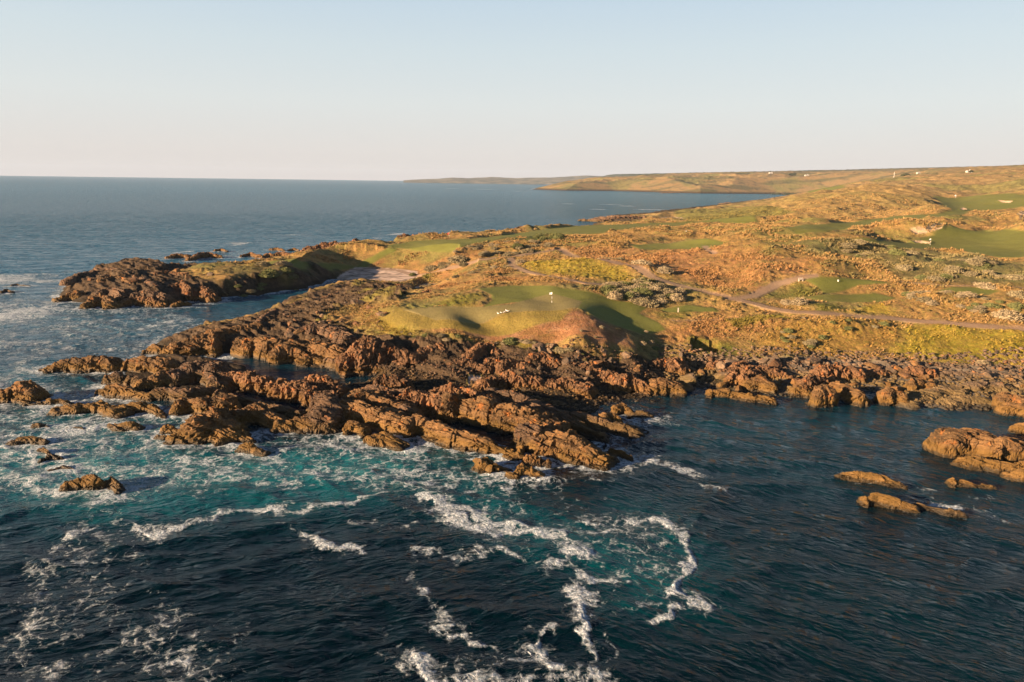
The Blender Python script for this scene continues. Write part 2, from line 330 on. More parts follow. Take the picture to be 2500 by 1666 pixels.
def ground(x, y, full=True):
    h = base_h(x, y)
    D = np.hypot(x, y)
    for (mx, my, mh, a, b, ang) in mounds:
        m = (abs(x - mx) < 3 * max(a, b)) & (abs(y - my) < 3 * max(a, b))
        if m.any():
            dx = x[m] - mx; dy = y[m] - my
            p = (dx * math.cos(ang) + dy * math.sin(ang)) / a; q = (-dx * math.sin(ang) + dy * math.cos(ang)) / b
            h[m] += mh * np.exp(-(p * p + q * q))
    sd = sdist(x, y, coast)
    res = dict(D=D, sd=sd)
    near = D < 1500
    # masks
    def poly(pl, pad, soft):
        d = boxed(sdist, x, y, pl, pad, -99.)
        return d
    putt = poly(PUTT, 8, 1); coll = poly(COLLAR, 8, 1); apr = poly(APRON, 8, 1)
    fair = np.full(x.shape, -99.)
    for q in FAIR: fair = np.maximum(fair, poly(q, 20, 1))
    beach = np.full(x.shape, -99.)
    for q in BEACH: beach = np.maximum(beach, poly(q, 12, 1))
    bunk = np.full(x.shape, -99.)
    for q in BUNK: bunk = np.maximum(bunk, poly(q, 12, 1))
    rz = np.full(x.shape, -99.)
    for q in ROCKZ: rz = np.maximum(rz, poly(q, 40, 1))
    trk = np.full(x.shape, 99.)
    for q, w in TRACKS: trk = np.minimum(trk, boxed(ldist, x, y, q, 10, 99.) - w * .5 * 1.25)
    fs = np.clip(D / 250, .6, 6)
    wob = fbm2(x / 5, y / 5, 3, 3) * 1.1
    fair = fair + wob * fs * .7; coll = coll + wob * .3
    rock = sst(-1.2, 1.2, rz - .8 + fbm2(x / 6, y / 6, 3, 9) * 2.2)
    coastrock = sst(0, 1, 1.2 - (sd + fbm2(x / 9, y / 9, 3, 19) * 6) / (9 * np.clip(D / 250, .8, 3)))
    rock = np.maximum(rock, coastrock) * (beach < .3)
    # smooth areas
    smooth = np.maximum.reduce([sst(-1.5, .5, putt), sst(-1.5, .5, coll), .75 * sst(-1, 1, poly(RUST, 8, 1)), .8 * sst(-2, 0, apr), sst(-2, 1, fair / fs), sst(-1, 0, beach), sst(-.5, .5, -trk)])
    rough = (1 - smooth) * sst(-2, 12, sd) * (1 - rock)
    n1 = fbm2(x / 45, y / 45, 4, 51); n2 = fbm2(x / 13, y / 13, 3, 61)
    dune = sst(150, 420, D)
    h += rough * (n2 * (.7 + 1.3 * dune) + dune * n1 * 3.0)
    far = sst(500, 1100, D)
    near_ = sst(500, 900, D) * (1 - sst(1300, 2000, D)); fa_ = sst(1300, 2000, D)
    h += sst(0, 90, sd) * (.6 + .4 * rough) * (near_ * (.45 - abs(fbm2(x / 170, y / 110, 4, 71)) * 2) * 6.0 + fa_ * (.45 - abs(fbm2(x / 480, y / 330, 5, 73)) * 2) * 17.0 * sst(1300, 2600, D))
    # tussocks and low scrub
    f1, ed, ci = worley2(x / 1.5, y / 1.5, 81)
    h += rough * (1 - far) * (.42 * (1 - f1) * (.4 + ci) * sst(-.35, .3, noise2(x / 9, y / 9, 83)) + .12 * noise2(x / .9, y / .9, 85))
    h += (beach > 0) * .06 * noise2(x / 1.2, y / 1.2, 87)
    # turf undulation
    h += smooth * .12 * noise2(x / 6, y / 6, 91)
    # bunkers are dug in
    h -= .9 * sst(0, 1.5, bunk / np.clip(fs, 1, 3)) - .35 * sst(-1.6, -.2, bunk) * (bunk < 0)
    # coast profile
    sdn = sd + fbm2(x / 7, y / 7, 4, 101) * 2.2 * sst(-1, 3, rock * 4 + sd) * np.clip(D / 200, .6, 2)
    slope = .85 - .6 * sst(500, 1400, D)
    up = .15 + np.maximum(sdn, 0) * slope
    bank = .35 + .055 * np.maximum(sdn, 0) * (D < 400) + np.maximum(-beach, 0) * .42
    h = np.where(beach > -30, np.minimum(h, bank), h)
    k = .6; m_ = np.minimum(h, up)
    h = np.where(sdn > 0, m_ - k * np.log(np.exp(-np.minimum(h - m_, 40) / k) + np.exp(-np.minimum(up - m_, 40) / k)), -.1 + np.maximum(sdn, -12) * .45)
    # rock relief
    a = x * cs + y * sn; c = -x * sn + y * cs
    f1, ed, ci = worley2(a / 4.2 + .2 * noise2(a, c, 112), c / 1.2, 111)
    g1, ge, gi = worley2(a / 1.3, c / .45, 121)
    rr = strata(x, y, 1.0) + .55 * (ci - .45) - .35 * sst(.09, 0, ed) + .22 * (gi - .5) - .12 * sst(.08, 0, ge) + .5 * fbm2(x / 3.5, y / 3.5, 4, 131)
    amp = np.clip(h * .22 + .14, .16, .95) * np.clip(1 + sst(300, 900, D), 1, 2.)
    hi = rock * sst(-1.5, 1.0, sdn)
    h = h + hi * rr * amp * (1 - .35 * sst(150, 190, D))
    lump = .55 * rock * sst(130, 190, D) * (1 - sst(900, 1500, D))
    b1, be, bi = worley2(a / 15 + .2 * noise2(x / 3, y / 3, 142), c / 6.5, 141)
    h += lump * sst(1, 5, sd) * ((bi - .4) * 3.2 * sst(0, .05, be) + .5 * fbm2(x / 2.4, y / 2.4, 3, 143))
    for qi, q in enumerate(POOLS):
        mg = 4 if qi == 0 else (2.2 if qi == 1 else 1.3)
        d = boxed(sdist, x, y, q, 4, -99.)
        h = np.where(d > -mg, np.minimum(h, -.5 + np.maximum(-d - .8, 0) * (.6 if qi == 0 else 1.4) + .22 * noise2(x, y, 151)), h)
    res.update(h=h, putt=putt, coll=coll, apr=apr, fair=fair / fs, beach=beach, bunk=bunk, rock=rock, trk=trk, rough=rough, sdn=sdn, n1=n1, n2=n2)
    return res

def gz(x, y):
    r = ground(np.array([x, x + .6, x - .6, x, x], float), np.array([y, y, y, y + .6, y - .6], float))
    return float(np.median(r['h']))

# ------------------------------------------------------------------ mesh helper
def mesh_obj(name, V, Fq, mat, parent=None, smooth=True, attrs=None, mats=None, midx=None):
    V = np.ascontiguousarray(V, np.float32); Fq = np.ascontiguousarray(Fq, np.int32)
    me = bpy.data.meshes.new(name)
    k = Fq.shape[1]
    me.vertices.add(len(V)); me.vertices.foreach_set('co', V.ravel())
    me.loops.add(Fq.size); me.loops.foreach_set('vertex_index', Fq.ravel())
    me.polygons.add(len(Fq)); me.polygons.foreach_set('loop_start', np.arange(0, Fq.size, k, dtype=np.int32))
    me.polygons.foreach_set('use_smooth', np.full(len(Fq), bool(smooth)))
    if attrs:
        for an, av in attrs.items():
            av = np.ascontiguousarray(av, np.float32)
            if av.ndim == 1:
                at_ = me.attributes.new(an, 'FLOAT', 'POINT'); at_.data.foreach_set('value', av)
            else:
                at_ = me.attributes.new(an, 'FLOAT_VECTOR', 'POINT'); at_.data.foreach_set('vector', av.ravel())
    for m in (mats or [mat]): me.materials.append(m)
    if midx is not None: me.polygons.foreach_set('material_index', np.ascontiguousarray(midx, np.int32))
    me.update(calc_edges=True); me.validate()
    o = bpy.data.objects.new(name, me); col.objects.link(o)
    if parent is not None: o.parent = parent
    return o

def subset(V, Fq, attrs, mask):
    f = Fq[mask]; used = np.unique(f)
    re = np.full(len(V), -1, np.int64); re[used] = np.arange(len(used))
    return V[used], re[f], {k: a[used] for k, a in attrs.items()}

def tag(o, label, cat, group=None, kind=None):
    o['label'] = label; o['category'] = cat
    if group: o['group'] = group
    if kind: o['kind'] = kind
    return o

def gridfaces(nr, nc):
    i = np.arange(nr - 1)[:, None] * nc + np.arange(nc - 1)[None]
    return np.stack([i, i + 1, i + nc + 1, i + nc], -1).reshape(-1, 4)

# ------------------------------------------------------------------ materials
def newmat(name):
    m = bpy.data.materials.new(name); m.use_nodes = True
    nt = m.node_tree; b = nt.nodes['Principled BSDF']
    return m, nt, b
def nd(nt, t, **kw):
    n = nt.nodes.new(t)
    for k, v in kw.items():
        if k in n.inputs: n.inputs[k].default_value = v
        else: setattr(n, k, v)
    return n
def attr(nt, name):
    return nd(nt, 'ShaderNodeAttribute', attribute_name=name)
def noise(nt, vec, scale, detail=4, rough=.55, dist=0, dim='3D'):
    n = nd(nt, 'ShaderNodeTexNoise'); n.inputs['Scale'].default_value = scale; n.inputs['Detail'].default_value = detail
    n.inputs['Roughness'].default_value = rough; n.inputs['Distortion'].default_value = dist
    if vec is not None: nt.links.new(vec, n.inputs['Vector'])
    return n
def mth(nt, op, a, b=None, c=None, clamp=False):
    n = nt.nodes.new('ShaderNodeMath'); n.operation = op; n.use_clamp = clamp
    for i, q in enumerate((a, b, c)):
        if q is None: continue
        if isinstance(q, (int, float)): n.inputs[i].default_value = q
        else: nt.links.new(q, n.inputs[i])
    return n.outputs[0]
def mix(nt, fac, a, b, mode='MIX'):
    n = nt.nodes.new('ShaderNodeMix'); n.data_type = 'RGBA'; n.blend_type = mode
    for k, q in ((0, fac), (6, a), (7, b)):
        if isinstance(q, (int, float)): n.inputs[k].default_value = q
        elif isinstance(q, tuple): n.inputs[k].default_value = tuple(q) + (1,)
        else: nt.links.new(q, n.inputs[k])
    return n.outputs[2]
def ramp(nt, fac, stops, interp='LINEAR'):
    n = nt.nodes.new('ShaderNodeValToRGB'); n.color_ramp.interpolation = interp
    e = n.color_ramp.elements
    while len(e) < len(stops): e.new(.5)
    for k, (p, c) in enumerate(stops):
        e[k].position = p; e[k].color = tuple(c) + (1,) if len(c) == 3 else c
    nt.links.new(fac, n.inputs[0]); return n.outputs[0]
def maprange(nt, v, a, b, c=0, d=1):
    n = nt.nodes.new('ShaderNodeMapRange'); n.interpolation_type = 'SMOOTHSTEP'
    nt.links.new(v, n.inputs[0])
    for i, q in zip((1, 2, 3, 4), (a, b, c, d)): n.inputs[i].default_value = q
    return n.outputs[0]
def bump(nt, h, strength, dist, prev=None):
    n = nt.nodes.new('ShaderNodeBump'); n.inputs['Strength'].default_value = strength; n.inputs['Distance'].default_value = dist
    nt.links.new(h, n.inputs['Height'])
    if prev is not None: nt.links.new(prev, n.inputs['Normal'])
    return n.outputs[0]

def world_pos(nt):
    g = nt.nodes.new('ShaderNodeNewGeometry'); return g.outputs['Position']

def rock_material(name, tint=(1, 1, 1), wet=1.0):
    m, nt, b = newmat(name); L = nt.links
    pos = world_pos(nt)
    mp = nt.nodes.new('ShaderNodeMapping'); mp.vector_type = 'TEXTURE'; mp.inputs['Rotation'].default_value = (R(16), 0, STR); mp.inputs['Scale'].default_value = (3.2, 1, .8)
    L.new(pos, mp.inputs[0])
    n1 = noise(nt, pos, .22, 5, .6); n2 = noise(nt, pos, 1.7, 6, .65); n3 = noise(nt, mp.outputs[0], 2.6, 5, .7)
    c = ramp(nt, n1.outputs['Fac'], [(.28, (.032, .022, .015)), (.45, (.070, .045, .028)), (.58, (.120, .074, .044)), (.74, (.175, .112, .072))])
    c = mix(nt, mth(nt, 'MULTIPLY', maprange(nt, n2.outputs['Fac'], .40, .68), .65), c, (.055, .038, .028))
    c = mix(nt, mth(nt, 'MULTIPLY', maprange(nt, n3.outputs['Fac'], .50, .72), .55), c, (.24, .148, .092))
    lich = noise(nt, pos, .8, 4, .6)
    sep = nt.nodes.new('ShaderNodeSeparateXYZ'); L.new(pos, sep.inputs[0])
    z = sep.outputs['Z']
    lf = mth(nt, 'MULTIPLY', maprange(nt, lich.outputs['Fac'], .56, .70), maprange(nt, z, .8, 2.5))
    c = mix(nt, mth(nt, 'MULTIPLY', lf, .7), c, (.27, .105, .03))
    # weed and wet band by the water line
    zz = mth(nt, 'ADD', z, mth(nt, 'MULTIPLY', mth(nt, 'SUBTRACT', n2.outputs['Fac'], .5), 1.2))
    c = mix(nt, mth(nt, 'MULTIPLY', maprange(nt, zz, 1.9, .9), .6 * wet), c, (.095, .060, .016))
    c = mix(nt, mth(nt, 'MULTIPLY', maprange(nt, zz, .55, .15), .88 * wet), c, (.017, .014, .010))
    c = mix(nt, 1.0, c, tint, 'MULTIPLY')
    L.new(c, b.inputs['Base Color'])
    L.new(maprange(nt, zz, .2, .9, .45, .92), b.inputs['Roughness'])
    b.inputs['Specular IOR Level'].default_value = .3
    v = nd(nt, 'ShaderNodeTexVoronoi'); v.feature = 'DISTANCE_TO_EDGE'; v.inputs['Scale'].default_value = 1.5
    wv = nt.nodes.new('ShaderNodeVectorMath'); wv.operation = 'MULTIPLY_ADD'; wv.inputs[1].default_value = (.7, .7, .7)
    L.new(n2.outputs['Color'], wv.inputs[0]); L.new(mp.outputs[0], wv.inputs[2]); L.new(wv.outputs[0], v.inputs['Vector'])
    ck = maprange(nt, v.outputs['Distance'], 0, .09)
    nb = bump(nt, ck, .35, .08)
    nb = bump(nt, n3.outputs['Fac'], .9, .28, nb)
    nb = bump(nt, noise(nt, pos, 6, 5, .7).outputs['Fac'], .7, .09, nb)
    L.new(nb, b.inputs['Normal'])
    return m

M_ROCK = rock_material('rock_brown')
M_ROCKP = rock_material('rock_pink', (1.42, 1.22, 1.0))
M_ROCKO = rock_material('rock_olive', (1.38, 1.25, .86))
M_ROCKG = rock_material('rock_grey', (1.35, 1.5, 1.6))

def ground_material():
    m, nt, b = newmat('land_cover'); L = nt.links
    pos = world_pos(nt)
    a = attr(nt, 'tint'); rk = attr(nt, 'rockiness'); rg = attr(nt, 'roughgrass')
    mp = nt.nodes.new('ShaderNodeMapping'); mp.vector_type = 'TEXTURE'; mp.inputs['Rotation'].default_value = (R(16), 0, STR); mp.inputs['Scale'].default_value = (3.2, 1, .8)
    L.new(pos, mp.inputs[0])
    n1 = noise(nt, pos, .35, 6, .65); n2 = noise(nt, pos, 2.2, 6, .7); n3 = noise(nt, mp.outputs[0], 2.6, 5, .7)
    k = mth(nt, 'ADD', mth(nt, 'MULTIPLY', n1.outputs['Fac'], .9), mth(nt, 'MULTIPLY', n2.outputs['Fac'], 1.1))
    amp = mth(nt, 'MULTIPLY', mth(nt, 'SUBTRACT', k, 1.0), mth(nt, 'ADD', mth(nt, 'MULTIPLY', rg.outputs['Fac'], 1.5), .35))
    br = mth(nt, 'ADD', 1.0, amp)
    cb = nt.nodes.new('ShaderNodeCombineColor')
    for i in range(3): L.new(mth(nt, 'MAXIMUM', br, .25), cb.inputs[i])
    c = mix(nt, 1.0, a.outputs['Color'], cb.outputs[0], 'MULTIPLY')
    hue = noise(nt, pos, .9, 4, .6)
    c = mix(nt, mth(nt, 'MULTIPLY', mth(nt, 'MULTIPLY', maprange(nt, hue.outputs['Fac'], .45, .7), rg.outputs['Fac']), .5), c, mix(nt, 1.0, c, (.62, .95, .55), 'MULTIPLY'))
    # rock colours
    r = ramp(nt, n1.outputs['Fac'], [(.28, (.018, .014, .010)), (.45, (.042, .030, .019)), (.6, (.078, .053, .031)), (.74, (.13, .09, .055))])
    r = mix(nt, mth(nt, 'MULTIPLY', maprange(nt, n3.outputs['Fac'], .48, .7), .55), r, (.16, .11, .07))
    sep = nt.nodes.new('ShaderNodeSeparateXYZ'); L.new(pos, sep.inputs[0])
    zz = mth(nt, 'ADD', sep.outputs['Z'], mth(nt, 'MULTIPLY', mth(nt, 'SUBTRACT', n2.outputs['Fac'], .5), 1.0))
    r = mix(nt, mth(nt, 'MULTIPLY', maprange(nt, zz, 1.6, .7), .85), r, (.022, .018, .012))  # low rock darkened: wet stone, plus painted shade between the ridges
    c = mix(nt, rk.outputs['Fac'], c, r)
    L.new(c, b.inputs['Base Color']); b.inputs['Roughness'].default_value = .9; b.inputs['Specular IOR Level'].default_value = .15
    hh = mth(nt, 'MULTIPLY', n2.outputs['Fac'], mth(nt, 'ADD', mth(nt, 'MULTIPLY', rg.outputs['Fac'], .55), .03))
    nb = bump(nt, hh, 1.0, 1.0)
    nb = bump(nt, mth(nt, 'MULTIPLY', n3.outputs['Fac'], rk.outputs['Fac']), .9, .4, nb)
    L.new(nb, b.inputs['Normal'])
    return m
M_LAND = ground_material()

def water_material():
    m, nt, b = newmat('sea_water'); L = nt.links
    pos = world_pos(nt)
    teal = attr(nt, 'teal'); foam = attr(nt, 'foam'); dist = attr(nt, 'far')
    deep = (.0003, .0040, .0066)
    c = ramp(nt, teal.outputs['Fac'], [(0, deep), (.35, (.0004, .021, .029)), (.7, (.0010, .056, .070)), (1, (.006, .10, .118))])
    # wave bump
    def dirn(rot, sx, sy, sc, det, rough=.55, d=.6):
        mp = nt.nodes.new('ShaderNodeMapping'); mp.vector_type = 'TEXTURE'; mp.inputs['Rotation'].default_value = (0, 0, R(rot)); mp.inputs['Scale'].default_value = (sx, sy, 1)
        L.new(pos, mp.inputs[0]); return noise(nt, mp.outputs[0], sc, det, rough, d).outputs['Fac']
    rt = attr(nt, 'right').outputs['Fac']
    def mixf(a_, b_): return mth(nt, 'ADD', mth(nt, 'MULTIPLY', a_, mth(nt, 'SUBTRACT', 1.0, rt)), mth(nt, 'MULTIPLY', b_, rt))
    def rid(q): return mth(nt, 'SUBTRACT', 1.0, mth(nt, 'MULTIPLY', mth(nt, 'ABSOLUTE', mth(nt, 'SUBTRACT', q, .5)), 2.4))
    w1 = mixf(dirn(14, 2.6, 1, .30, 3), dirn(-30, 3, 1, .34, 3)); w2 = mixf(rid(dirn(20, 2.8, 1, .55, 3, .5)), rid(dirn(-34, 3.2, 1, .6, 3, .5))); w3 = mixf(rid(dirn(6, 2.4, 1, 1.6, 4, .55)), rid(dirn(-26, 2.8, 1, 1.7, 4, .55)))
    fr = dist.outputs['Fac']
    nb = bump(nt, mth(nt, 'MULTIPLY', w1, mth(nt, 'ADD', 1.0, mth(nt, 'MULTIPLY', fr, 9.0))), 1.0, .50); nb = bump(nt, w2, 1.0, .23, nb); nb = bump(nt, w3, 1.0, .10, nb)
    c = mix(nt, maprange(nt, fr, .014, .11), c, (.016, .085, .150)); c = mix(nt, maprange(nt, fr, .15, .7), c, (.045, .145, .24))  # far blue: water's own colour plus averaged sky reflection painted in
    # foam pattern, with painted glints along the waves
    warp = noise(nt, pos, .35, 4, .6)
    wv = nt.nodes.new('ShaderNodeVectorMath'); wv.operation = 'MULTIPLY_ADD'; wv.inputs[1].default_value = (3.2, 3.2, 0)
    L.new(warp.outputs['Color'], wv.inputs[0]); L.new(pos, wv.inputs[2])
    v1 = nd(nt, 'ShaderNodeTexVoronoi'); v1.feature = 'DISTANCE_TO_EDGE'; v1.inputs['Scale'].default_value = .75; L.new(wv.outputs[0], v1.inputs['Vector'])
    v2 = nd(nt, 'ShaderNodeTexVoronoi'); v2.feature = 'DISTANCE_TO_EDGE'; v2.inputs['Scale'].default_value = 2.3; L.new(wv.outputs[0], v2.inputs['Vector'])
    e = mth(nt, 'MINIMUM', mth(nt, 'MULTIPLY', v1.outputs['Distance'], 1.6), mth(nt, 'ADD', mth(nt, 'MULTIPLY', v2.outputs['Distance'], 2.0), .12))
    fn = noise(nt, wv.outputs[0], 1.6, 6, .68)
    stk = mixf(dirn(14, 3.4, 1, 1.7, 3, .6, 1.2), dirn(-30, 3.4, 1, 1.7, 3, .6, 1.2))  # wave-aligned streaks, also drawing crest glints in foam colour
    n = mth(nt, 'ADD', mth(nt, 'ADD', mth(nt, 'MULTIPLY', e, .85), mth(nt, 'MULTIPLY', mth(nt, 'SUBTRACT', fn.outputs['Fac'], .14), 1.0)), mth(nt, 'MULTIPLY', mth(nt, 'SUBTRACT', stk, .34), .8))
    fm0 = maprange(nt, mth(nt, 'SUBTRACT', mth(nt, 'MULTIPLY', foam.outputs['Fac'], 1.15), n), -.09, .36)
    fm = mth(nt, 'MULTIPLY', fm0, maprange(nt, noise(nt, pos, 2.6, 5, .65).outputs['Fac'], .26, .63, .25, 1.0))
    fine = noise(nt, pos, 5, 4, .6)
    fc = mix(nt, maprange(nt, fine.outputs['Fac'], .35, .7), (.28, .36, .43), (.80, .84, .88))
    c2 = mix(nt, fm, c, fc)
    L.new(c2, b.inputs['Base Color'])
    L.new(mth(nt, 'ADD', maprange(nt, fm, 0, .5, .04, .8), mth(nt, 'MULTIPLY', maprange(nt, fr, .03, .6), .07)), b.inputs['Roughness'])
    b.inputs['IOR'].default_value = 1.33; b.inputs['Specular Tint'].default_value = (.6, .85, 1, 1)
    L.new(maprange(nt, dist.outputs['Fac'], .02, .22, .36, .09), b.inputs['Specular IOR Level'])
    nb = bump(nt, mth(nt, 'MULTIPLY', fm, mth(nt, 'ADD', .4, fine.outputs['Fac'])), .8, .22, nb)
    L.new(nb, b.inputs['Normal'])
    df = nt.nodes.new('ShaderNodeBsdfDiffuse'); L.new(c2, df.inputs['Color']); L.new(nb, df.inputs['Normal'])
    ms = nt.nodes.new('ShaderNodeMixShader'); L.new(maprange(nt, fr, .016, .20, 0, .55), ms.inputs[0])  # diffuse share grows with distance, carrying the painted sky blue
    L.new(b.outputs[0], ms.inputs[1]); L.new(df.outputs[0], ms.inputs[2]); L.new(ms.outputs[0], nt.nodes['Material Output'].inputs['Surface'])
    return m
M_SEA = water_material()

def simple_mat(name, c, rough=.8, vary=.25, scale=3, bumpd=0.0, tint2=None):
    m, nt, b = newmat(name); pos = world_pos(nt)
    n = noise(nt, pos, scale, 4, .6)
    lo = tuple(q * (1 - vary) for q in c); hi = tint2 or tuple(min(1, q * (1 + vary)) for q in c)
    nt.links.new(ramp(nt, n.outputs['Fac'], [(.35, lo), (.65, hi)]), b.inputs['Base Color'])
    b.inputs['Roughness'].default_value = rough; b.inputs['Specular IOR Level'].default_value = .2
    if bumpd: nt.links.new(bump(nt, n.outputs['Fac'], 1, bumpd), b.inputs['Normal'])
    return m
M_SHRUB = simple_mat('shrub_sage', (.20, .17, .10), .9, .4, 2.5)
M_SHRUB2 = simple_mat('shrub_green', (.12, .13, .05), .9, .4, 2.5)
M_SHRUB3 = simple_mat('shrub_pale', (.25, .205, .13), .9, .35, 2.5)
M_TUFT = None
M_WHITE = simple_mat('white_paint', (.8, .8, .78), .5, .05)
M_PALE = simple_mat('weathered_wood', (.42, .38, .33), .8, .15)
M_WALL = simple_mat('rendered_wall', (.40, .38, .35), .8, .1)
M_RED = simple_mat('red_cloth', (.5, .05, .04), .8, .1)
M_DARK = simple_mat('dark_grey', (.06, .06, .06), .6, .1)
M_ROOF = simple_mat('roof_metal', (.35, .33, .31), .5, .1)
M_BARK = simple_mat('bark', (.08, .055, .04), .9, .3, 4)
M_LEAF = simple_mat('tree_leaves', (.055, .06, .03), .9, .4, .5)
M_FAR = simple_mat('far_woods_hazed', (.10, .12, .10), .9, .4, .01, 0, (.20, .18, .14))  # woods and grass lightened, haze painted into the colour

# ------------------------------------------------------------------ land mesh
NA, NR = 1250, 1500
azs = np.radians(np.linspace(-47, 47, NA)); ds = np.exp(np.linspace(math.log(62), math.log(8000), NR))
DD, AA = np.meshgrid(ds, azs, indexing='ij')
X = (DD * np.sin(AA)).ravel(); Y = (DD * np.cos(AA)).ravel()
g = ground(X, Y)
Hh = g['h']
V = np.stack([X, Y, Hh], 1)
Fq = gridfaces(NR, NA)[:, ::-1]

def blend(c, m, new):
    m = np.clip(m, 0, 1)[:, None]; return c * (1 - m) + np.asarray(new)[None] * m
nA = fbm2(X / 30, Y / 30, 5, 201); nB = fbm2(X / 8, Y / 8, 4, 211); nC = fbm2(X / 90, Y / 60, 4, 221); nD = fbm2(X / 2.5, Y / 2.5, 3, 231)
C = np.tile(np.array([[.30, .185, .066]]), (len(X), 1))
C = blend(C, sst(-.1, .5, nA), (.17, .145, .055)); C = blend(C, sst(.0, .5, nB) * .6, (.31, .17, .07)); C = blend(C, sst(.1, .6, nD) * .5, (.12, .11, .045))
C = blend(C, sst(.02, .4, fbm2(X / 38, Y / 60, 4, 227)) * .65, (.17, .165, .05)); C = blend(C, sst(.1, .5, fbm2(X / 26, Y / 34, 4, 229)) * .5, (.36, .24, .085))
far = sst(500, 900, g['D'])
C = blend(C, far * .8, (.27, .18, .085)); C = blend(C, far * sst(0, .5, nC) * .6, (.20, .165, .075))
def pm(pl, soft, pad=15): 
    d = boxed(sdist, X, Y, pl, pad, -99.); return sst(-soft, soft, d + nB * soft * 1.2)
for q in REDS: C = blend(C, pm(q, 5) * (.5 + .3 * nB), (.31, .155, .068))
C = blend(C, pm(GOLD, 14, 40) * .75, (.30, .20, .08))
C = blend(C, pm(SAGE, 5) * .75, (.125, .125, .055))
for q, c_ in YEL: C = blend(C, pm(q, 2.2) * (.75 + .25 * nD), c_)
C = blend(C, pm(DARKG, 2.5), (.045, .06, .015))
C = blend(C, pm(RUST, 1.2) * .95, (.26, .125, .060)); C = blend(C, pm(RUST, 1.2) * sst(.0, .4, nD) * .5, (.36, .21, .12)); C = blend(C, pm(RUST, 1.2) * sst(.05, .5, nB) * .4, (.19, .12, .035))
C = blend(C, sst(-1., .3, g['apr']) * .9, (.215, .165, .04))
mow = .5 + .5 * nA
C = blend(C, sst(-1.0, .7, g['fair'] + .5 * nB), (.120, .140, .032)); C = blend(C, sst(-.3, .3, g['fair']) * mow * .5, (.19, .165, .045))
C = blend(C, sst(-.4, .2, g['coll']), (.155, .165, .038))
C = blend(C, sst(-.25, .1, g['putt']), (.205, .175, .07))
C = blend(C, sst(.3, 0, abs(g['putt'] - .0)) * .35 * (g['coll'] < 0), (.3, .22, .1))
C = blend(C, sst(-.5, .3, g['beach']), (.52, .41, .34)); C = blend(C, (g['beach'] > 0) * sst(.75, .95, 1 - abs(fbm2(X / 14, Y / 2.6, 3, 241)) * 1.3) * .8, (.07, .055, .045))
C = blend(C, sst(-.2, .2, g['bunk']), (.50, .36, .24))
C = blend(C, sst(.35, -.35, g['trk'] + nD * .4) * .85, (.25, .175, .125))
hs_ = [at(p[0], p[1], p[2])[:2] for p in ((545,660,4.5),(700,655,5.5),(790,640,6.5),(870,648,4),(800,688,.5),(640,712,.5),(540,702,.8))]
C = blend(C, sst(-2, 2, boxed(sdist, X, Y, hs_, 20, -99.) + nB * 2) * (.75 + .5 * nD), (.075, .068, .030))
C = blend(C, sst(500, 800, g['D']) * sst(.05, .35, fbm2(X / 120, Y / 260, 4, 253)) * .6, (.155, .16, .05))
# shore cobbles to the right are grey
cob = sst(28, 48, X) * g['rock'] * (g['D'] < 200)
wood = sst(3300, 4300, g['D']) * (.5 + nC)
C = blend(C, np.maximum(wood, sst(4000, 4600, g['D'])), (.05, .06, .04)); C = blend(C, sst(1500, 2400, g['D']) * sst(.05, .3, fbm2(X / 260, Y / 90, 4, 251)) * .65, (.085, .09, .04)); C = blend(C, sst(1700, 2600, g['D']) * sst(.15, .5, nA) * .6, (.07, .065, .035))
rk = g['rock'] * (1 - .7 * cob * (.75 + .5 * nB)) * (1 - .8 * sst(-.2, .2, g['beach'])) * sst(.3, -.3, -g['trk'] - .5)
green_on_rock = sst(.1, .5, nB + .4 * nA - .45 + (Hh - 2.2) * .16) * sst(1.2, 2.2, Hh) * (g['D'] < 330) * np.where(g['D'] > 172, sst(-100, -78, X), 1)
C = np.where((g['rock'] > .3)[:, None], blend(blend(C, g['rock'], (.14, .12, .03)), cob * sst(3.2, 2.2, Hh), (.17, .152, .13)), C)
rk = rk * (1 - .85 * green_on_rock)
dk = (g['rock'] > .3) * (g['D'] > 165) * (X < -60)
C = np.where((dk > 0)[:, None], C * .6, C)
rg = g['rough'] * (1 - sst(800, 2500, g['D']) * .3) + .15 + .35 * pm(RUST, 1.5)
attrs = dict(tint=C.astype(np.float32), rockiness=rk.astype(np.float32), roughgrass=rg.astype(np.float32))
fc = Fq[:, 0]
zmax = np.maximum.reduce([Hh[Fq[:, i]] for i in range(4)])
keep = zmax > -1.3
zone = np.zeros(len(Fq), int)
zone[g['fair'][fc] > 0] = 2; zone[(g['coll'][fc] > 0)] = 2; zone[g['putt'][fc] > 0] = 1
zone[g['beach'][fc] > 0] = 3; zone[g['bunk'][fc] > 0] = 4
zone[(g['trk'][fc] < 0) & (zone == 0)] = 5
zone[(g['rock'][fc] > .6) & (zone == 0)] = 6
for k, nm, lb, ct in ((0, 'ground', 'rolling coastal ground of dry orange grass and low scrub', 'ground'),
                      (1, 'putting_green', 'smooth close-mown putting surface around the tall white flag', 'golf green'),
                      (2, 'fairway_lawn', 'mown green fairways winding between the dunes', 'fairway'),
                      (3, 'beach', 'pale shingle in the coves behind the rocks', 'beach'),
                      (4, 'bunker_sand', 'pale sand in the hollows beside the fairways', 'bunker sand'),
                      (5, 'dirt_track', 'brown gravel track winding across the course', 'track'),
                      (6, 'rocky_shore', 'dark bedded rock shelf along the shoreline', 'rock shelf')):
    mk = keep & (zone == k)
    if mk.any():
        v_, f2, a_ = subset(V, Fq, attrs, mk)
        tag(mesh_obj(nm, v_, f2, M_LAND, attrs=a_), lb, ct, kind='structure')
print('land', len(V))

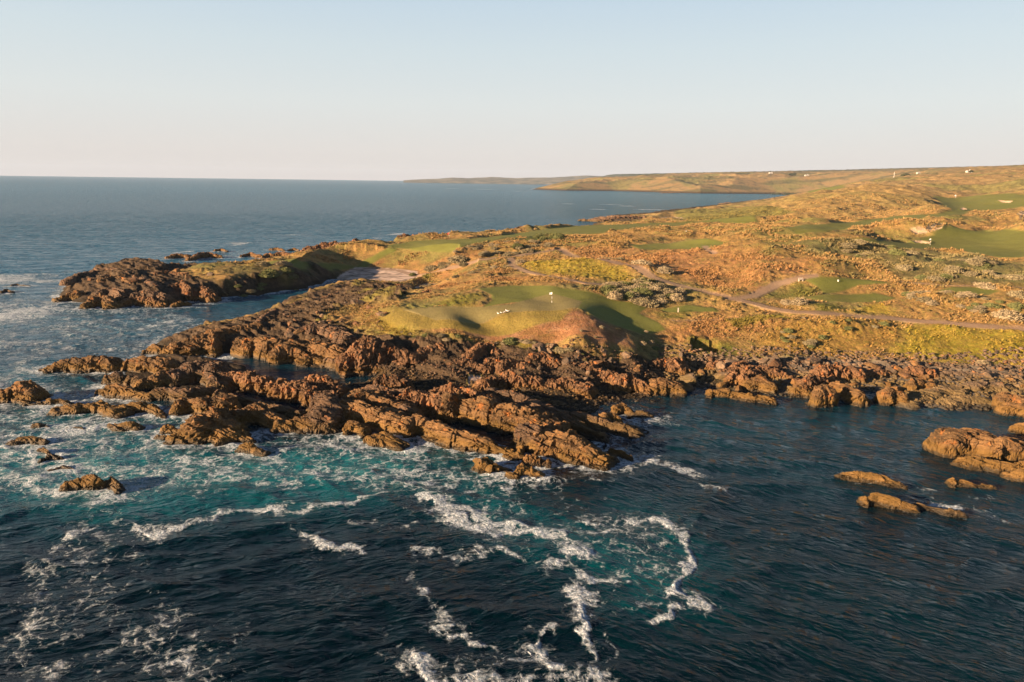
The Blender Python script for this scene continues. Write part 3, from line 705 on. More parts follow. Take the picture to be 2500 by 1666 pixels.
# ------------------------------------------------------------------ far hills across the bay
def far_range(name, prof, D, depth, label, mat, seed):
    us = np.linspace(prof[0][0], prof[-1][0], 260)
    vs = np.interp(us, [p[0] for p in prof], [p[1] for p in prof])
    Vv = []; nrow = 26
    for j in range(nrow):
        s = j / (nrow - 1)
        for u, v in zip(us, vs):
            x, y, z = atD(u, v, D + depth * .45)
            k = (D + depth * (s - .0)) / (D + depth * .45)
            prof_s = math.sin(math.pi * min(1, max(0, s))) ** .75
            zz = max(0, z) * prof_s
            Vv.append((x * k, y * k, zz - 1))
    Vv = np.array(Vv)
    n = fbm2(Vv[:, 0] / 500, Vv[:, 1] / 500, 4, seed)
    Vv[:, 2] += np.clip(Vv[:, 2], 0, 30) * .45 * n
    return tag(mesh_obj(name, Vv, gridfaces(nrow, 260)[:, ::-1], mat), label, 'hills', kind='structure')
far_range('far_hills', [(985,441),(1020,439.5),(1060,437),(1105,433.5),(1150,435),(1210,434.5),(1260,436),(1320,433.5),(1380,431),(1432,428.5),(1470,430.5),(1500,431),(1580,430),(1650,428),(1720,427),(1800,421),(1850,420)], 6600, 1500, 'hazy low hills on the far side of the bay', M_FAR, 301)

# ------------------------------------------------------------------ rocks: beds, crags and stacks
ROCKS = []          # waterline foam sources
def ridge(pts, name, label, wf=None, wb=None, mat=None, jag=.35, seed=0, base=None, grp=None, cat='rock', fat=1.0, block=1.0, flat=False):
    Pw = np.array([at(*p) for p in pts])
    zc = Pw[:, 2]
    D0 = float(np.hypot(Pw[:, 0], Pw[:, 1]).mean())
    res = np.clip(D0 * .0011, .09, .5)
    seg = np.hypot(np.diff(Pw[:, 0]), np.diff(Pw[:, 1])); L = np.concatenate([[0], np.cumsum(seg)])
    tot = L[-1]; zm = zc.max()
    gx, gy = Pw[:, 0].mean(), Pw[:, 1].mean()
    bz = base if base is not None else max(-1.2, gz(gx, gy) - 1.4)
    H_ = zm - bz
    wf = (wf or .55) * max(zm - max(bz, -.3), .8) * fat; wb = (wb or 1.5) * max(zm - max(bz, -.3), .8) * fat
    ext = min(max(.35 * (wf + wb), .5), 2.0)
    n = max(14, int((tot + 2 * ext) / res)); s = np.linspace(-ext, tot + ext, n)
    cx = np.interp(s, L, Pw[:, 0]); cy = np.interp(s, L, Pw[:, 1]); cz = np.interp(s, L, zc)
    d0 = (Pw[1, :2] - Pw[0, :2]) / max(seg[0], 1e-3); d1 = (Pw[-1, :2] - Pw[-2, :2]) / max(seg[-1], 1e-3)
    lo = s < 0; hi = s > tot
    cx[lo] = Pw[0, 0] + d0[0] * s[lo]; cy[lo] = Pw[0, 1] + d0[1] * s[lo]
    cx[hi] = Pw[-1, 0] + d1[0] * (s[hi] - tot); cy[hi] = Pw[-1, 1] + d1[1] * (s[hi] - tot)
    over = np.where(lo, -s, np.where(hi, s - tot, 0)) / ext
    tx = np.gradient(cx); ty = np.gradient(cy)
    kk = max(3, int(1.2 / res)); ker = np.ones(kk) / kk
    tx = np.convolve(np.pad(tx, kk, 'edge'), ker, 'same')[kk:-kk]; ty = np.convolve(np.pad(ty, kk, 'edge'), ker, 'same')[kk:-kk]
    tl = np.hypot(tx, ty) + 1e-9; tx /= tl; ty /= tl
    nx, ny = ty, -tx                 # front normal: the side towards the viewer
    fl = np.where(nx * -cx + ny * -cy < 0, -1, 1) if abs((tx * cx + ty * cy).mean()) / D0 < .92 else 1
    sgn = np.sign(np.sum(nx * -cx + ny * -cy)) or 1
    nx, ny = nx * sgn, ny * sgn
    # broken crest
    blk = 1.6 + 2.2 * random.random()
    c1 = np.floor(s / blk + .6 * noise2(s / 2, s * 0, seed + 3)).astype(np.int64)
    stp = _h(c1, c1 * 0, c1 * 0, seed + 4)
    cr = 1 - jag * (.55 * (stp - .25) + .45 * fbm2(s / 2.2, s * 0 + 3.3, 4, seed + 5))
    end = np.sqrt(np.clip(1 - over ** 2, 0, 1))
    top = bz + (cz - bz) * np.clip(cr, .3, 1.15) * end
    wmul = (.75 + .5 * _h(c1, c1 * 0, c1 * 0, seed + 6) + .35 * noise2(s / 2.5, s * 0, seed + 7)) * (.35 + .65 * end)
    mf = max(7, int((wf * .7 + H_) / res)); mb = max(8, int((wb + H_ * .3) / res))
    q = np.concatenate([np.linspace(-1, 0, mf, endpoint=False), np.linspace(0, 1, mb)])
    Q, Sx = np.meshgrid(q, np.arange(n), indexing='ij')
    off = np.where(Q < 0, -Q ** 1 * wf, -Q * wb) * wmul[Sx]
    fz = np.where(Q < 0, 1 - np.abs(Q) ** (6.0 if flat and base == -1.2 else 2.6), 1 - np.clip(Q, 0, 1) ** ((6.0 if base == -1.2 else 3.2) if flat else 1.35))
    # ledges in the beds
    led = .10 * np.sin(fz * 9 + 2 * noise2(Sx * res / 5, Q * 2, seed + 8)) * np.sin(np.pi * np.clip(fz, 0, 1))
    x = cx[Sx] + nx[Sx] * off; y = cy[Sx] + ny[Sx] * off
    zt = top[Sx] - bz
    z = bz + zt * np.clip(fz + led, 0, 1.1)
    # displacement along the surface normal
    def fd(A): return np.gradient(A, axis=0), np.gradient(A, axis=1)
    xq, xs_ = fd(x); yq, ys_ = fd(y); zq, zs_ = fd(z)
    Nx = yq * zs_ - zq * ys_; Ny = zq * xs_ - xq * zs_; Nz = xq * ys_ - yq * xs_
    l = np.sqrt(Nx ** 2 + Ny ** 2 + Nz ** 2) + 1e-9
    sg = np.where(Nz < 0, -1, 1) / l
    Nx, Ny, Nz = Nx * sg, Ny * sg, Nz * sg
    xr, yr, zr = x.ravel(), y.ravel(), z.ravel()
    a = xr * cs + yr * sn; c = -xr * sn + yr * cs; zt_ = zr + c * .25
    sc = np.clip(H_ / 3.5, .45, 1.5)
    flut = mat is M_ROCKP
    wx = .5 * noise3(xr / 1.9, yr / 1.9, zr / 1.9, seed + 9); wy = .35 * noise3(xr / 1.3 + 9, yr / 1.3, zr / 1.3, seed + 10)
    if flut:
        w1, e1, i1 = worley3((a + wx) / (1.5 * sc), (c + wy) / (1.3 * sc), zt_ / (2.6 * sc), seed + 11)
        w2, e2, i2 = worley3((a + wy) / (.50 * sc), c / (.55 * sc), zt_ / (1.3 * sc), seed + 15)
    else:
        w1, e1, i1 = worley3((a + wx) / (5.2 * sc), (c + wy) / (1.7 * sc), zt_ / (1.3 * sc), seed + 11)
        w2, e2, i2 = worley3((a + wy) / (1.3 * sc), (c + wx * .5) / (.5 * sc), zt_ / (.42 * sc), seed + 15)
    fb = fbm3(xr / 3.2, yr / 3.2, zr / 2.6, 3, seed + 19, .5)
    fine = 1 - 2 * np.abs(noise3(a / (.55 if flut else 1.5), c / .5, zt_ / (1.1 if flut else .32), seed + 23))
    fine2 = 1 - 2 * np.abs(noise3(a / (.24 if flut else .6), c / .24, zt_ / (.5 if flut else .17), seed + 24))
    bed = _h(np.floor((c * .55 + zt_ * .9) / .55 + .5 * wx).astype(np.int64), np.floor(a / 7 + wy).astype(np.int64), np.zeros(len(a), np.int64), seed + 27) - .5
    if flut:
        dsp = sc * block * (.42 * (i1 - .5) - .36 * sst(.10, 0, e1) + .20 * (i2 - .5) - .14 * sst(.12, 0, e2) + .34 * fb + .15 * fine + .08 * fine2)
    else:
        dsp = sc * block * (.40 * (i1 - .5) - .26 * sst(.05, 0, e1) + .08 * (i2 - .5) - .07 * sst(.07, 0, e2) + .26 * fb + .08 * fine + .045 * fine2 + .34 * bed)
    dsp = (dsp - .05 * sc).reshape(x.shape)
    fade = np.clip((1 - abs(Q)) * 6, 0, 1)
    dsp = dsp * fade
    x = x + Nx * dsp; y = y + Ny * dsp; z = z + Nz * dsp
    Vr = np.stack([x.ravel(), y.ravel(), z.ravel()], 1)
    org = np.array([gx, gy, bz]); Vr = Vr - org
    Fr = gridfaces(len(q), n)
    o = mesh_obj(name, Vr, Fr, mat or M_ROCK, smooth=False); o.location = org
    # orient outwards
    me = o.data; 
    if np.mean([me.polygons[j].normal.z for j in range(0, len(me.polygons), max(1, len(me.polygons) // 200))]) < 0: me.flip_normals()
    tag(o, label, cat, grp)
    if bz < .4:
        ROCKS.append((Pw, wf, zm))
    return o

G1, G2, G3, G4, G5 = ('tilted rock beds of the front shelf', 'rocks of the craggy point', 'rocks along the right shore', 'rocks standing in the sea', 'rocks of the left headland')
RL = [
 (ZE((340,612,2.6),(450,622,2.8),(600,665,2.6),(740,722,2.2)), 'big blocky slab at the left end of the front rock bed', G1, M_ROCKO, .4, 1.25),
 (ZE((820,672,2.7),(940,722,2.6),(1150,800,2.1),(1300,850,1.7),(1470,900,1.2)), 'long thin slab forming the lowest front edge of the rock shelf', G1, M_ROCKO, .55, 1.2),
 (ZE((1495,752,3.2),(1600,770,3.1)), 'upright square block standing between the two front slabs', G1, M_ROCK, .35, .8),
 (ZE((1640,765,3.3),(1800,800,3.2),(1900,880,2.2),(2000,960,1.0)), 'large broken slab tapering to the point of the front shelf', G1, M_ROCKO, .5, 1.35),
 (ZE((1610,880,1.5),(1800,910,1.3),(1990,970,.8)), 'pale low ledge at the foot of the large broken slab', G1, M_ROCKP, .6, .9),
 (ZE((1360,640,3.4),(1500,642,3.5),(1600,680,3.2),(1710,725,2.8)), 'rounded lit slab in the second row above the upright block', G1, M_ROCKO, .4, 1.3),
 (ZE((1040,560,3.7),(1100,545,3.9),(1200,570,3.8),(1350,620,3.4)), 'tallest fractured slab in the middle of the second row', G1, M_ROCKO, .4, 1.3),
 (ZE((780,520,3.2),(900,545,3.2),(1030,585,3.0)), 'jagged pink slab left of the tallest fractured slab', G1, M_ROCKP, .5, 1.5),
 (ZE((430,562,2.6),(500,540,2.8),(650,600,2.5),(780,640,2.2)), 'narrow ridge just behind the big blocky slab', G1, M_ROCKO, .4, 1.15),
 (ZE((600,530,2.5),(700,548,2.6),(800,585,2.3)), 'short lit ridge behind the narrow ridge', G1, M_ROCKP, .5, 1.3),
 (ZE((660,620,2.2),(760,640,2.1),(790,680,1.6)), 'small wedge of rock between the front beds', G1, M_ROCK, .6, 1.2),
 (ZE((960,490,3.1),(1100,512,3.3),(1300,560,3.0)), 'long pink ridge behind the second row of slabs', G1, M_ROCKP, .5, 1.5),
 (ZE((1280,512,2.7),(1500,570,2.5),(1700,640,2.1),(1900,690,1.5),(2200,780,.7)), 'long dark ridge running down to the right into the bay', G1, M_ROCK, .5, 1.5),
 (ZE((1350,600,2.2),(1550,625,2.2),(1800,705,1.8),(1980,790,1.0)), 'dark sloping bed behind the rounded lit slab', G1, M_ROCK, .6, 1.8),
 (ZE((500,500,2.4),(620,505,2.4),(760,520,2.2)), 'low craggy bed behind the column rock', G1, M_ROCK, .6, 1.6),
 (ZE((1250,452,2.9),(1320,420,3.2),(1420,415,3.2),(1600,450,2.6)), 'row of fluted pink crags behind the front beds', G1, M_ROCKP, .5, 1.3),
 (ZE((1690,440,3.0),(1800,430,3.2),(1900,490,2.4)), 'spiky crag with many thin blades right of the fluted crags', G1, M_ROCKP, .5, 1.3),
 (ZE((1830,350,3.5),(1950,372,3.3),(2080,410,2.8)), 'pinkish knobbly crag below the rust slope', G1, M_ROCKP, .5, 1.3),
 (ZE((2130,440,2.6),(2220,428,2.9),(2285,478,2.0)), 'rounded crag at the right end of the front shelf', G1, M_ROCKP, .5, 1.2),
 (ZE((600,440,2.6),(680,440,2.8),(760,465,2.3)), 'pink knuckle of rock beside the long tide pool', G1, M_ROCKP, .5, 1.1),
 (ZE((140,440,3.0),(230,450,3.0),(330,495,2.4)), 'pink crag standing left of the tide pool outlet', G1, M_ROCKP, .5, 1.2),
 (ZE((235,520,3.6),(245,580,3.2),(200,680,2.4)), 'dark column rock pointing towards the sea', G1, M_ROCK, .9, .9),
 (ZD((1340,222,3.2),(1370,250,3.0),(1390,340,1.8)), 'pale square-topped block in the middle of the left beds', G1, M_ROCK, .6, .9),
 (ZD((1430,272,2.8),(1500,270,2.8),(1600,300,2.6),(1780,345,2.2)), 'saw-toothed ridge in front of the long tide pool', G1, M_ROCKP, .5, 1.4),
 (ZD((1790,342,2.8),(1900,362,2.7),(2000,390,2.6),(2060,430,2.2)), 'lit bladed ridge joining the column rock', G1, M_ROCKP, .5, 1.4),
 (ZD((1180,620,1.6),(1240,560,3.0),(1290,512,3.6),(1380,500,3.4),(1440,560,2.4),(1480,640,1.4)), 'craggy hump at the lower left corner of the shelf', G1, M_ROCKO, .9, 1.2),
 (ZD((1400,692,1.1),(1500,660,1.3),(1600,690,.8)), 'low wedge awash at the foot of the craggy hump', G1, M_ROCKO, .6, 1.2),
 (ZD((1500,525,2.3),(1580,500,2.4),(1650,490,2.5),(1790,580,1.5)), 'smooth leaning slab right of the craggy hump', G1, M_ROCKO, .6, 1.5),
 (ZD((1780,592,1.5),(1900,570,1.8),(2080,602,1.4)), 'low golden ledge below the small tide pools', G1, M_ROCKO, .6, 1.2),
 (ZD((1150,450,2.4),(1200,440,2.5),(1290,452,2.5),(1460,450,2.3)), 'pair of square blocks behind the craggy hump', G1, M_ROCKO, .45, 1.3),
 (ZD((1000,382,1.8),(1100,370,2.1),(1200,390,2.0),(1350,362,2.2)), 'rough ridge left of the small pools', G1, M_ROCK, .6, 1.4),
 (ZD((1400,400,1.8),(1550,430,1.8),(1700,470,1.6),(1900,540,1.2)), 'dark shadowed bed between the two small pools', G1, M_ROCK, .6, 1.6),
 (ZD((630,390,1.0),(720,365,1.7),(800,372,1.7),(960,412,1.2)), 'low golden ridge stretching left into the foam', G1, M_ROCKO, .7, 1.2),
 (ZD((800,492,.9),(880,468,1.5),(950,470,1.5),(1050,540,.7)), 'low ridge with a golden face left of the craggy hump', G1, M_ROCKO, .7, 1.2),
 (ZD((340,520,.6),(450,505,.9),(600,480,1.2),(770,540,.6)), 'flat broken reef furthest left below the golden ridge', G4, M_ROCKO, .8, 1.4),
 (ZD((300,242,.8),(400,215,1.5),(520,188,2.3),(650,170,2.8),(740,185,2.3),(820,225,1.0)), 'long whale-backed rock off the left end of the shelf', G4, M_ROCKO, .9, 1.1),
 (ZD((840,192,2.2),(900,178,2.9),(950,175,3.0),(1080,200,2.4)), 'golden topped crag right of the whale-backed rock', G1, M_ROCKO, .8, 1.1),
 (ZD((690,302,1.5),(760,285,2.0),(820,285,2.0),(900,330,1.2)), 'dark lump below the whale-backed rock', G1, M_ROCK, .8, 1.1),
 (ZD((900,330,1.7),(980,300,2.1),(1050,262,2.4),(1090,290,2.0)), 'ragged stepped rock beside the dark lump', G1, M_ROCKO, .9, 1.1),
 (ZD((1110,290,2.0),(1200,235,2.7),(1270,215,2.9),(1340,232,2.6)), 'sloping rock rising to the square-topped block', G1, M_ROCK, .9, 1.2),
 (ZD((940,122,1.2),(1010,100,2.0),(1050,105,1.8)), 'pointed tip at the seaward end of the craggy point', G2, M_ROCKO, .7, 1.0),
 (ZD((1060,115,2.0),(1150,70,3.0),(1250,45,3.6),(1350,25,4.0)), 'smooth lit flank of the craggy point', G2, M_ROCKO, 1.1, 1.0),
 (ZA((1340,1110,4.0),(1500,1080,4.6),(1650,1060,4.8)), 'fluted cliff at the middle of the craggy point', G2, M_ROCKO, .8, 1.0),
 (ZA((1640,1060,4.6),(1700,1000,5.0),(1760,985,5.0),(1830,1010,4.6)), 'dark rounded crag on top of the craggy point', G2, M_ROCK, .7, 1.0),
 (ZA((1540,1160,3.4),(1640,1150,3.8),(1720,1170,3.6)), 'bulging buttress below the fluted cliff', G2, M_ROCKO, .6, 1.1),
 (ZA((1730,1170,3.8),(1850,1172,4.0),(1960,1185,3.6)), 'square jointed block on the face of the point', G2, M_ROCKO, .5, 1.2),
 (ZA((1770,1230,2.8),(1850,1215,3.0),(1920,1240,2.4)), 'lower jointed block beneath the square block', G2, M_ROCKO, .5, 1.2),
 (ZA((1990,1190,3.6),(2080,1195,3.8),(2160,1225,3.2)), 'twin jointed blocks at the right of the point', G2, M_ROCKO, .5, 1.2),
 (ZA((1930,1270,2.0),(2000,1255,2.2),(2050,1290,1.5)), 'small wedge leaning on the foot of the point', G2, M_ROCKO, .6, 1.0),
 (ZA((1880,1090,4.8),(2000,1075,5.2),(2100,1080,5.2),(2200,1140,4.6)), 'rough broad crag behind the jointed blocks', G2, M_ROCK, .8, 1.2),
 (ZA((1860,1020,4.8),(1950,1000,5.0),(2060,1010,5.2)), 'bristling pinkish crag near the top of the point', G2, M_ROCKP, .8, 1.2),
 (ZA((1800,965,2.6),(1900,930,3.4),(1960,915,3.6),(2060,920,3.6)), 'low crag beside the inlet mouth', G2, M_ROCK, .8, 1.2),
 (ZA((2060,905,3.6),(2150,870,4.0),(2250,860,4.2),(2352,850,4.2)), 'ragged crag lining the near side of the inlet', G2, M_ROCKP, .8, 1.2),
 (ZA((2080,960,4.2),(2200,940,4.6),(2300,930,4.8)), 'dark crag sheltering behind the inlet crags', G2, M_ROCK, .8, 1.2),
 (ZB((60,885,3.6),(150,850,3.9),(280,820,4.2)), 'rounded crag at the edge of the shingle cove', G2, M_ROCKP, .7, 1.2),
 (ZB((300,825,4.2),(400,812,4.4),(490,822,4.0)), 'crag with vertical ribs in front of the shingle beach', G2, M_ROCKP, .6, 1.2),
 (ZB((420,905,5.6),(480,885,6.0),(560,905,5.6)), 'bright orange rock left of the putting green', G2, M_ROCKP, .6, 1.2),
 (ZB((200,900,4.8),(300,880,5.0),(400,920,4.8)), 'pinkish outcrop below the orange rock', G2, M_ROCKP, .7, 1.2),
 (ZB((570,880,6.4),(640,855,6.8),(700,870,6.4)), 'pale broken outcrop above the orange rock', G2, M_ROCKP, .7, 1.1),
 (ZB((110,1255,3.6),(190,1200,5.0),(270,1160,5.6),(350,1180,5.2)), 'great slanting crag below the golden apron', G2, M_ROCKP, .8, 1.0),
 (ZB((350,1190,5.0),(420,1200,4.8),(490,1235,4.2)), 'shoulder of the great slanting crag', G2, M_ROCKP, .7, 1.1),
 (ZB((550,1260,3.6),(620,1225,4.2),(700,1200,4.6),(740,1225,4.2)), 'ribbed crag with thin upright plates', G2, M_ROCKP, .7, 1.1),
 (ZB((740,1210,4.4),(820,1205,4.5),(900,1240,4.0)), 'smooth-faced tilted block above a dark overhang', G2, M_ROCKP, .5, 1.1),
 (ZB((900,1260,3.8),(980,1190,4.8),(1040,1195,4.6),(1095,1235,3.8)), 'pyramid-shaped pink crag under the green', G2, M_ROCKP, .7, 1.0),
 (ZB((800,1160,5.0),(860,1165,5.0),(940,1200,4.4)), 'bumpy knoll above the tilted block', G2, M_ROCKP, .6, 1.0),
 (ZB((560,1175,4.8),(640,1170,4.9),(720,1190,4.6)), 'low rim of rock above the ribbed crag', G2, M_ROCKP, .6, 1.0),
 (ZB((800,1305,3.0),(900,1300,3.2),(1010,1335,2.6)), 'long broken shelf under the pyramid crag', G2, M_ROCKP, .6, 1.2),
 (ZB((1120,1310,3.4),(1200,1300,3.4),(1290,1345,2.6)), 'smooth brown wedge right of the pyramid crag', G2, M_ROCKP, .6, 1.2),
 (ZB((1040,1285,3.6),(1120,1285,3.6)), 'small knob between the pyramid and the wedge', G2, M_ROCKP, .6, 1.0),
 (ZB((1290,1270,4.0),(1380,1262,4.0),(1460,1295,3.4)), 'rough outcrop below the shrubs', G2, M_ROCKP, .6, 1.1),
 (ZB((0,1290,1.8),(180,1330,1.8),(350,1330,1.8),(480,1350,1.5)), 'dark lower ledge above the long tide pool', G2, M_ROCK, .6, 1.3),
 (ZF((0,330,2.8),(60,320,3.0),(100,345,2.4)), 'orange crag at the left of the right shore', G3, M_ROCKP, .6, 1.0),
 (ZF((100,335,2.8),(130,310,3.3),(175,365,2.2)), 'bright orange pointed rock on the shingle', G3, M_ROCKP, .6, 1.0),
 (ZF((365,352,2.3),(430,335,2.5),(490,350,2.1)), 'low pink rock beside the small grass pool', G3, M_ROCKP, .6, 1.1),
 (ZF((480,385,2.4),(560,335,3.2),(620,380,2.8)), 'large pink pyramid boulder on the right shore', G3, M_ROCKP, .8, 1.0),
 (ZF((620,375,2.6),(700,380,2.5),(800,405,2.0)), 'cracked tail of rock behind the pink pyramid', G3, M_ROCKP, .7, 1.1),
 (ZF((820,352,2.4),(920,335,2.6),(1000,345,2.2)), 'grey mossy outcrop against the grass edge', G3, M_ROCKG, .7, 1.1),
 (ZF((1060,385,2.8),(1130,350,3.4),(1210,365,3.2),(1280,402,2.4)), 'broad pale pink boulder in the middle of the right shore', G3, M_ROCKP, .7, 1.0),
 (ZF((950,470,2.2),(1000,425,2.8),(1045,440,2.4)), 'brown crag standing left of the broad pink boulder', G3, M_ROCKP, .7, 1.0),
 (ZF((1320,412,1.9),(1400,400,2.1),(1475,405,1.8)), 'pair of low pink slabs right of the broad boulder', G3, M_ROCKP, .6, 1.0),
 (ZF((1620,382,2.6),(1690,365,3.1),(1750,390,2.5)), 'pale round-topped boulder near the cobbles', G3, M_ROCKP, .7, 1.0),
 (ZF((1640,460,2.2),(1700,445,2.4),(1755,465,2.0)), 'domed brown boulder in front of the pale round one', G3, M_ROCKO, .6, .9),
 (ZF((1045,520,2.8),(1080,500,3.0),(1110,515,2.7)), 'tall golden boulder at the water edge', G3, M_ROCKO, .5, .8),
 (ZF((1155,452,3.0),(1220,470,2.9),(1300,520,2.4)), 'large leaning golden boulder with a shadowed cleft', G3, M_ROCKO, .6, .9),
 (ZF((1475,520,2.5),(1520,498,2.9),(1570,520,2.5)), 'single egg-shaped boulder beside the blue pool', G3, M_ROCKO, .5, .8),
 (ZF((600,450,2.0),(670,440,2.3),(745,475,1.8)), 'dark striped boulder under the pink pyramid tail', G3, M_ROCKO, .6, .9),
 (ZF((480,425,2.1),(540,410,2.4),(595,450,1.9)), 'dark knobbly boulder under the pink pyramid', G3, M_ROCKP, .6, .9),
 (ZF((360,520,1.4),(450,505,1.8),(600,530,1.6),(740,575,.9)), 'long low ledge at the water edge left of centre', G3, M_ROCKO, .7, 1.1),
 (ZF((0,470,2.2),(80,462,2.4),(150,490,1.8)), 'golden blocky crag where the shelf meets the bay', G3, M_ROCKO, .5, 1.1),
 (ZF((1600,592,.8),(1700,540,1.3),(1850,500,1.6),(1950,510,1.5)), 'flat grey slab sloping up beside the pool', G3, M_ROCKG, 1.6, 1.3),
 (ZF((1850,590,1.0),(1980,560,1.3),(2130,590,.9)), 'flat grey slab at the outer water edge', G3, M_ROCKG, 1.4, 1.4),
 (ZF((1980,485,1.7),(2100,478,1.9),(2250,490,1.6)), 'grey cracked ledge below the cobbles', G3, M_ROCKG, .9, 1.3),
 (ZF((1830,415,1.9),(1950,405,2.1),(2080,425,1.8)), 'dark grey ledge across the cobbles', G3, M_ROCKG, .6, 1.3),
 (ZF((900,500,1.6),(940,480,1.8),(980,520,1.3)), 'low brown rock pile left of the tall golden boulder', G3, M_ROCKO, .7, 1.0),
 (ZF((2240,560,2.4),(2300,550,2.7),(2360,580,2.4)), 'square golden block at the right edge of the shore', G3, M_ROCKO, .5, .9),
 (ZF((2240,620,1.6),(2310,615,1.8),(2370,640,1.6)), 'lower pale block leaning below the square golden block', G3, M_ROCKO, .5, .9),
 (ZF((2300,745,1.2),(2360,735,1.6),(2420,750,1.4)), 'dark rock half outside the right edge of the bay', G4, M_ROCKO, .7, 1.0),
 (ZF((1880,805,2.9),(1950,795,3.0),(2050,800,2.9),(2140,828,2.8)), 'big flat-topped olive sea rock near the right edge', G4, M_ROCKO, .42, .95),
 (ZF((2185,845,2.7),(2240,840,2.8),(2320,850,2.6),(2420,875,2.4)), 'rounded olive shoulder right of the flat-topped sea rock', G4, M_ROCKO, .42, .95),
 (ZF((1960,960,1.0),(2100,960,1.3),(2260,990,1.2),(2400,1000,1.2)), 'low weedy ledge around the foot of the olive sea rock', G4, M_ROCKO, .7, 1.4),
 (ZF((2260,1045,.8),(2330,1015,1.6),(2420,1030,1.4)), 'small weedy rock cut by the right edge', G4, M_ROCKO, .7, 1.0),
 (ZF((1190,1060,.35),(1290,1050,.9),(1400,1058,1.0),(1480,1080,.9),(1570,1112,.6)), 'upper of the two long reefs in the bay', G4, M_ROCKO, .8, 1.2),
 (ZF((1905,1082,1.0),(1960,1085,1.0),(2060,1110,.8),(2150,1135,.4)), 'wedge-shaped reef below the olive sea rock', G4, M_ROCKO, .7, 1.1),
 (ZF((1345,1200,.9),(1420,1185,1.2),(1520,1215,1.0),(1635,1250,.7)), 'lower long golden reef in the bay', G4, M_ROCKO, .8, 1.2),
 (ZF((1660,1245,.6),(1760,1270,.4),(1870,1290,.6),(1960,1312,.3)), 'thin tail of reef breaking in white water', G4, M_ROCK, .8, 1.2),
 (ZE((1240,950,1.7),(1270,950,1.5),(1330,985,1.2),(1390,1015,.6)), 'wedge-shaped sea rock in front of the long slab', G4, M_ROCKO, .8, .9),
 (ZE((1440,1045,.7),(1500,990,1.6),(1540,990,1.6),(1600,1050,.6)), 'cone-shaped sea rock nearest the camera', G4, M_ROCKO, .9, .9),
 (ZE((1540,935,1.2),(1580,925,1.4),(1650,970,.6)), 'small orange rock between slab and cone-shaped rock', G4, M_ROCKP, .8, .9),
 (ZE((2060,890,1.0),(2130,910,.9),(2190,938,.6)), 'thin detached fin off the point of the shelf', G4, M_ROCKO, .6, .9),
 (ZE((540,825,1.1),(600,800,1.3),(680,845,.9),(750,878,.5)), 'sloping rock awash below the big blocky slab', G4, M_ROCKO, .9, .9),
 (ZE((390,742,1.4),(440,735,1.5),(490,770,1.0)), 'ledge at the foot of the big blocky slab', G1, M_ROCKO, .8, .9),
 (ZE((2020,660,2.0),(2060,645,2.2),(2110,680,1.5)), 'golden lone boulder at the end of the dark ridge', G3, M_ROCKO, .6, .8),
 (ZE((2100,615,1.7),(2140,605,1.8),(2185,635,1.2)), 'small lit boulder behind the lone golden boulder', G3, M_ROCKO, .6, .9),
 (ZE((2200,672,.6),(2260,665,.8),(2330,678,.5)), 'dark flat rock in the bay beside the shelf', G4, M_ROCK, .8, 1.0),
 (ZD((-60,400,1.2),(20,375,2.0),(100,345,2.6),(170,332,3.0),(225,370,2.2)), 'big angular rock cut by the left edge', G4, M_ROCKO, .9, .9),
 (ZD((180,475,.4),(260,465,.5),(330,450,1.0),(380,445,1.0),(450,470,.5)), 'low twin rock right of the big angular rock', G4, M_ROCKO, .8, 1.0),
 (ZD((710,605,.5),(770,600,.9),(830,590,1.2),(890,622,.5)), 'golden rock with a dark hump among the surf', G4, M_ROCKO, .9, .9),
 (ZD((1040,635,.9),(1080,610,1.2),(1130,650,.6)), 'small round rock left of the craggy hump', G4, M_ROCKO, .8, .9),
 (ZD((1000,690,.4),(1050,682,.7),(1100,692,.4)), 'tiny dark rock awash below the small round rock', G4, M_ROCK, .8, .9),
 (ZD((50,730,.3),(120,700,.7),(200,692,.7),(290,712,.4)), 'broad golden reef near the left edge', G4, M_ROCKO, 1.1, 1.2),
 (ZD((235,770,.5),(280,760,.7),(330,800,.3)), 'gold-brown lump at the end of the broad reef', G4, M_ROCKO, .9, .9),
 (ZD((260,830,.3),(330,805,.5),(395,815,.3)), 'dark weedy rock under the gold-brown lump', G4, M_ROCK, .8, .9),
 (ZD((430,990,.7),(480,965,1.0),(560,945,1.2),(640,960,1.1)), 'rock with waves pouring over its top', G4, M_ROCKO, .9, .9),
 (ZD((650,965,.9),(710,950,1.0),(765,1010,.7)), 'dark right half of the wave-washed rock', G4, M_ROCK, .9, .9),
 (ZD((1550,750,.7),(1590,735,1.1),(1640,765,.7),(1695,782,.4)), 'lone golden rock off the craggy hump', G4, M_ROCKO, .9, .9),
 (ZD((210,622,.3),(260,612,.4),(310,630,.2)), 'brown patch of reef awash at left', G4, M_ROCKO, .9, 1.0),
 (ZD((310,905,.1),(400,880,.25),(480,905,.1)), 'dark reef just breaking the teal water', G4, M_ROCK, 1.2, 1.2),
 (ZD((430,640,.1),(500,628,.3),(570,645,.1)), 'reddish reef patch among the foam streaks', G4, M_ROCKO, 1.2, 1.2),
 (ZA((725,690,5.0),(800,655,6.2),(950,655,6.2),(1060,690,5.4)), 'highest rock knoll on the back of the left headland', G5, M_ROCK, .9, .9),
 (ZA((430,790,4.2),(500,755,5.0),(600,732,5.2)), 'blocky outer crag of the left headland', G5, M_ROCK, .6, 1.0),
 (ZA((620,715,5.2),(720,712,5.6),(830,745,5.2)), 'dark crag between the outer crag and the knoll', G5, M_ROCK, .7, 1.0),
 (ZA((640,780,4.8),(740,765,5.0),(840,790,4.6)), 'broad brown slab on the seaward slope', G5, M_ROCKO, .9, 1.0),
